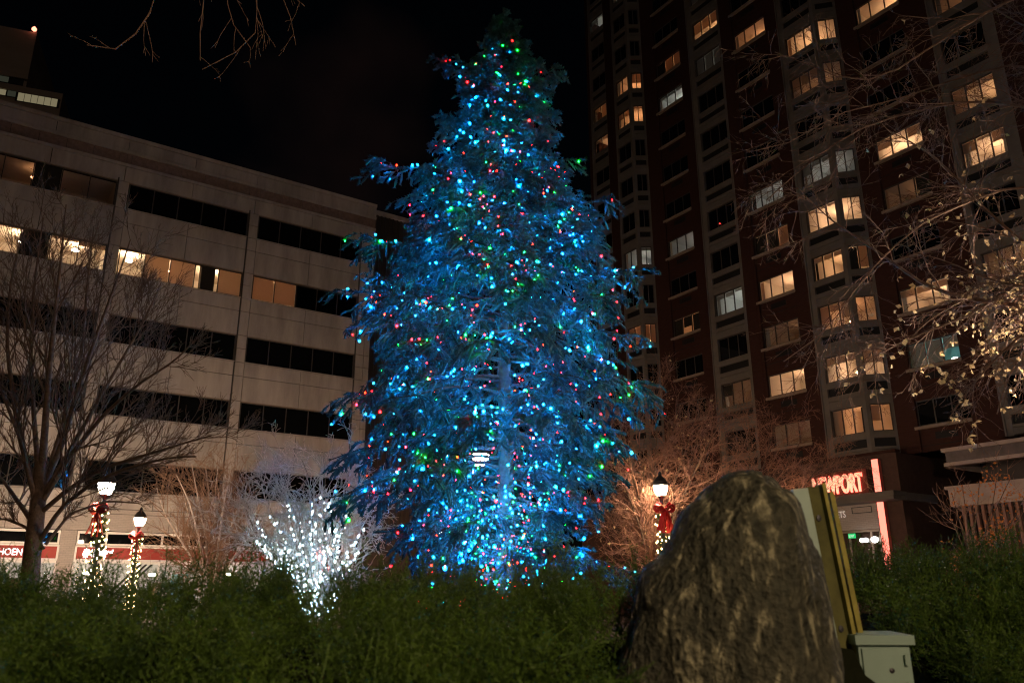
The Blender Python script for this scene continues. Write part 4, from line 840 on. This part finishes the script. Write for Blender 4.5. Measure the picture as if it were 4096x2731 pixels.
def fb(x, y, s=1.): return mnoise.noise(Vector((x*s, y*s, 3.7)))
def top_left(x, y):
    t = max(0., (y-1.5)/1.9); h = 1.185+.28*min(1, t*1.25)**.7-max(0, t-.85)*.8+.025*fb(x, y, 2.4)+.02*fb(x+9, y, 6.)
    return h-max(0, min(1, (x-.12)/.25))*max(0, min(1, (2.5-y)/.2))*.5
def top_right(x, y):
    t = (y-1.9)/2.2; return .87+.62*max(0, min(1, t*1.15))**.8+.05*max(0, x-1.4)+.07*fb(x, y, 2.2)+.03*fb(x+9, y, 6.)
hedge('juniper_hedge', 'wide green juniper hedge along the bottom, left of the boulder', top_left, -3.2, 1.05, 1.45, 3.5, 4400, 1, skip=lambda X, Y: (X > .85) & (Y < 2.8))
hedge('juniper_hedge', 'taller green juniper shrub right of the boulder and meter box', top_right, 1.46, 4.0, 2.35, 4.5, 2200, 2, .95, 1.6, lambda X, Y: (X < 1.68) & (Y < 2.8))

# ================================================================== boulder
rk = [(60, 1430), (110, 1240), (150, 1080), (165, 980), (195, 830), (215, 780), (280, 740), (330, 665), (370, 600), (420, 500), (455, 420), (520, 390), (560, 335), (640, 285), (740, 255), (800, 245), (845, 272), (920, 285), (985, 330), (1015, 385), (1050, 430), (1090, 500), (1110, 590), (1160, 650), (1215, 750), (1245, 850), (1270, 960), (1290, 1100), (1295, 1300), (1300, 1430)]
RY = 2.25; ol = np.array([at(2400+a/1.387, 1700+b/1.387, RY) for a, b in rk]); ol = np.concatenate([[[ol[0, 0]-.12, RY, 0]], ol, [[ol[-1, 0]+.02, RY, 0]]])
d = np.r_[0, np.cumsum(np.linalg.norm(np.diff(ol, axis=0), axis=1))]; NO = 220; tt = np.linspace(0, d[-1], NO); oc = np.stack([np.interp(tt, d, ol[:, i]) for i in (0, 2)], 1)
oc[:, 0] = .64+(oc[:, 0]-.64)*.945; oc[:, 1] = np.where(oc[:, 1] > .05, 1.45+(oc[:, 1]-1.45)*.96, 0); c0 = np.array([oc[:, 0].mean(), .75]); NL = 44; V = []
for j in range(NL):
    s_ = -1+2*j/(NL-1); k = (1-abs(s_)**2.6)**.42 if abs(s_) < 1 else .0; k = max(k, .03)
    for (x, z) in oc:
        V.append((c0[0]+(x-c0[0])*k, RY+.02+s_*.26+.05*(z-1.0)*0, (c0[1]+(z-c0[1])*k) if z > .02 else 0))
V = np.array(V)
for i in range(len(V)):
    q = Vector(V[i]); n1 = mnoise.fractal(q*2.3, .9, 2.2, 5); n2 = mnoise.fractal(Vector((q.x*11, q.y*11, q.z*7)), .7, 2.1, 5)
    dv = mnoise.voronoi(Vector((q.x*6+q.z*1.5, q.y*4, q.z*3.2)))[0]; chip = min(.6, dv[1]-dv[0])
    xr = .66+.06*(1.75-q.z)+.03*mnoise.noise(Vector((q.z*4, 1, 2))); ridge = max(0., 1-abs(q.x-xr)/.32)
    if V[i, 1] < RY+.05:
        V[i, 1] += .040*n1+.012*n2-.05*(.6-chip)*-.6-.10*ridge+(.22*max(0, q.x-xr) if q.x > xr else 0)
    else: V[i, 1] += .03*n1
    V[i, 0] += .012*n2+.02*(chip-.3)*.6; V[i, 2] += (.014*n2+.02*(chip-.3))*(V[i, 2] > .1)
F = np.array([[j*NO+i, j*NO+i+1, (j+1)*NO+i+1, (j+1)*NO+i] for j in range(NL-1) for i in range(NO-1)])
rm = mat('boulder_stone', (.145, .105, .062), .9, .15); t = rm.node_tree; b = t.nodes['Principled BSDF']
geo = t.nodes.new('ShaderNodeNewGeometry'); mp1 = t.nodes.new('ShaderNodeMapping'); mp1.inputs['Scale'].default_value = (22, 22, 7); mp1.inputs['Rotation'].default_value = (0, R(10), 0)
na = t.nodes.new('ShaderNodeTexNoise'); na.inputs['Scale'].default_value = 1.5; na.inputs['Detail'].default_value = 8; na.inputs['Distortion'].default_value = .45; nb = t.nodes.new('ShaderNodeTexNoise'); nb.inputs['Scale'].default_value = 60; nb.inputs['Detail'].default_value = 8
t.links.new(geo.outputs['Position'], mp1.inputs[0]); t.links.new(mp1.outputs[0], na.inputs['Vector']); t.links.new(geo.outputs['Position'], nb.inputs['Vector'])
ra = t.nodes.new('ShaderNodeValToRGB'); e = ra.color_ramp.elements; e[0].position = .36; e[0].color = (.068, .072, .050, 1); e[1].position = .68; e[1].color = (.50, .48, .29, 1); e2 = ra.color_ramp.elements.new(.56); e2.color = (.125, .124, .080, 1)
mxr = t.nodes.new('ShaderNodeMixRGB'); mxr.blend_type = 'MULTIPLY'; mxr.inputs[0].default_value = .75; rb_ = t.nodes.new('ShaderNodeValToRGB'); rb_.color_ramp.elements[0].position = .3; rb_.color_ramp.elements[0].color = (.35, .35, .35, 1); rb_.color_ramp.elements[1].position = .65
t.links.new(na.outputs[0], ra.inputs[0]); t.links.new(nb.outputs[0], rb_.inputs[0]); t.links.new(ra.outputs[0], mxr.inputs[1]); t.links.new(rb_.outputs[0], mxr.inputs[2]); t.links.new(mxr.outputs[0], b.inputs['Base Color'])
bn = t.nodes.new('ShaderNodeBump'); bn.inputs['Strength'].default_value = 1.; bn.inputs['Distance'].default_value = .04; t.links.new(nb.outputs[0], bn.inputs['Height']); t.links.new(bn.outputs[0], b.inputs['Normal'])
rock = npobj('boulder', V-np.array([c0[0], RY, 0]), F, rm, None, True, (c0[0], RY, 0)); tag(rock, 'large upright brown boulder with pale streaks rising from the hedge', 'boulder')

# ================================================================== post and meter box
def z8(a, b_, Y): return at(2400+a/1.387, 1700+b_/1.387, Y)
PY = 2.75; pt = z8(1160, 350, PY); pb = z8(1375, 1430, PY); ax = norm((pt-pb)[None])[0]; lean = math.atan2(ax[0], ax[2])
post = empty('steel_post', (pb[0]-ax[0]/ax[2]*pb[2], PY, 0), 0, 'leaning green steel channel post behind the boulder', 'post'); post.rotation_euler = (0, lean, 0); post.scale = (.72, .8, 1)
Hp = pt[2]/ax[2]
boxes('flange', [(-.088, -.018, -.03, .05, 0, Hp)], M['greenpost'], post); boxes('web', [(-.016, .048, .0, .05, 0, Hp+.004)], M['olivepost'], post)
boxes('flange', [(.05, .066, -.035, .05, 0, Hp+.01)], M['litpost'], post); boxes('flange', [(.078, .10, -.03, .05, 0, Hp-.02)], M['litpost'], post); boxes('edge_strip', [(-.10, -.09, -.012, .06, 0, Hp-.005)], M['greenpost'], post)
for z_ in (Hp-.1, Hp-.45): 
    v, f = lathe([(.001, .008), (.011, .007), (.011, 0)], 8); o = npobj('bolt', v, f, M['iron'], post, loc=(.016, -.002, z_)); o.rotation_euler = (R(90), 0, 0)
BY = 2.7; q0 = z8(1430, 1215, BY); q1 = z8(1705, 1215, BY); zl = q0[2]; wb = q1[0]-q0[0]
mb = empty('meter_box', (q0[0], BY, 0), R(-4), 'small pale green metal utility box beside the leaning post', 'utility box')
boxes('body', [(0, wb, 0, .12, 0, zl)], M['bluegreybox'], mb)
V = np.array([[-.012, -.02, zl], [wb+.012, -.02, zl], [wb+.012, .14, zl], [-.012, .14, zl], [-.012, -.02, zl+.028], [wb+.012, -.02, zl+.028], [wb+.012, .14, zl+.028], [-.012, .14, zl+.028], [wb*.25, .06, zl+.038], [wb*.8, .06, zl+.038]]); 
me = bpy.data.meshes.new('lid'); me.from_pydata(V.tolist(), [], [(0, 3, 2, 1), (0, 1, 5, 4), (1, 2, 6, 5), (2, 3, 7, 6), (3, 0, 4, 7), (4, 5, 9, 8), (6, 7, 8, 9), (5, 6, 9), (7, 4, 8)]); me.materials.append(M['bluegreybox']); lo = bpy.data.objects.new('lid', me); link(lo, mb)
dr = boxes('door', [(.008, wb*.76, -.01, -.001, .3, zl-.012)], M['bluegreybox'], mb); v, f = lathe([(.001, .004), (.008, .003), (.008, 0)], 10); o = npobj('lock', v, f, M['iron'], dr, loc=(wb*.58, -.0102, zl-.075)); o.rotation_euler = (R(90), 0, 0)
for z_ in (zl-.03, zl-.11): boxes('hinge', [(wb*.86, wb*.93, -.014, -.001, z_-.03, z_)], M['bluegreybox'], mb)
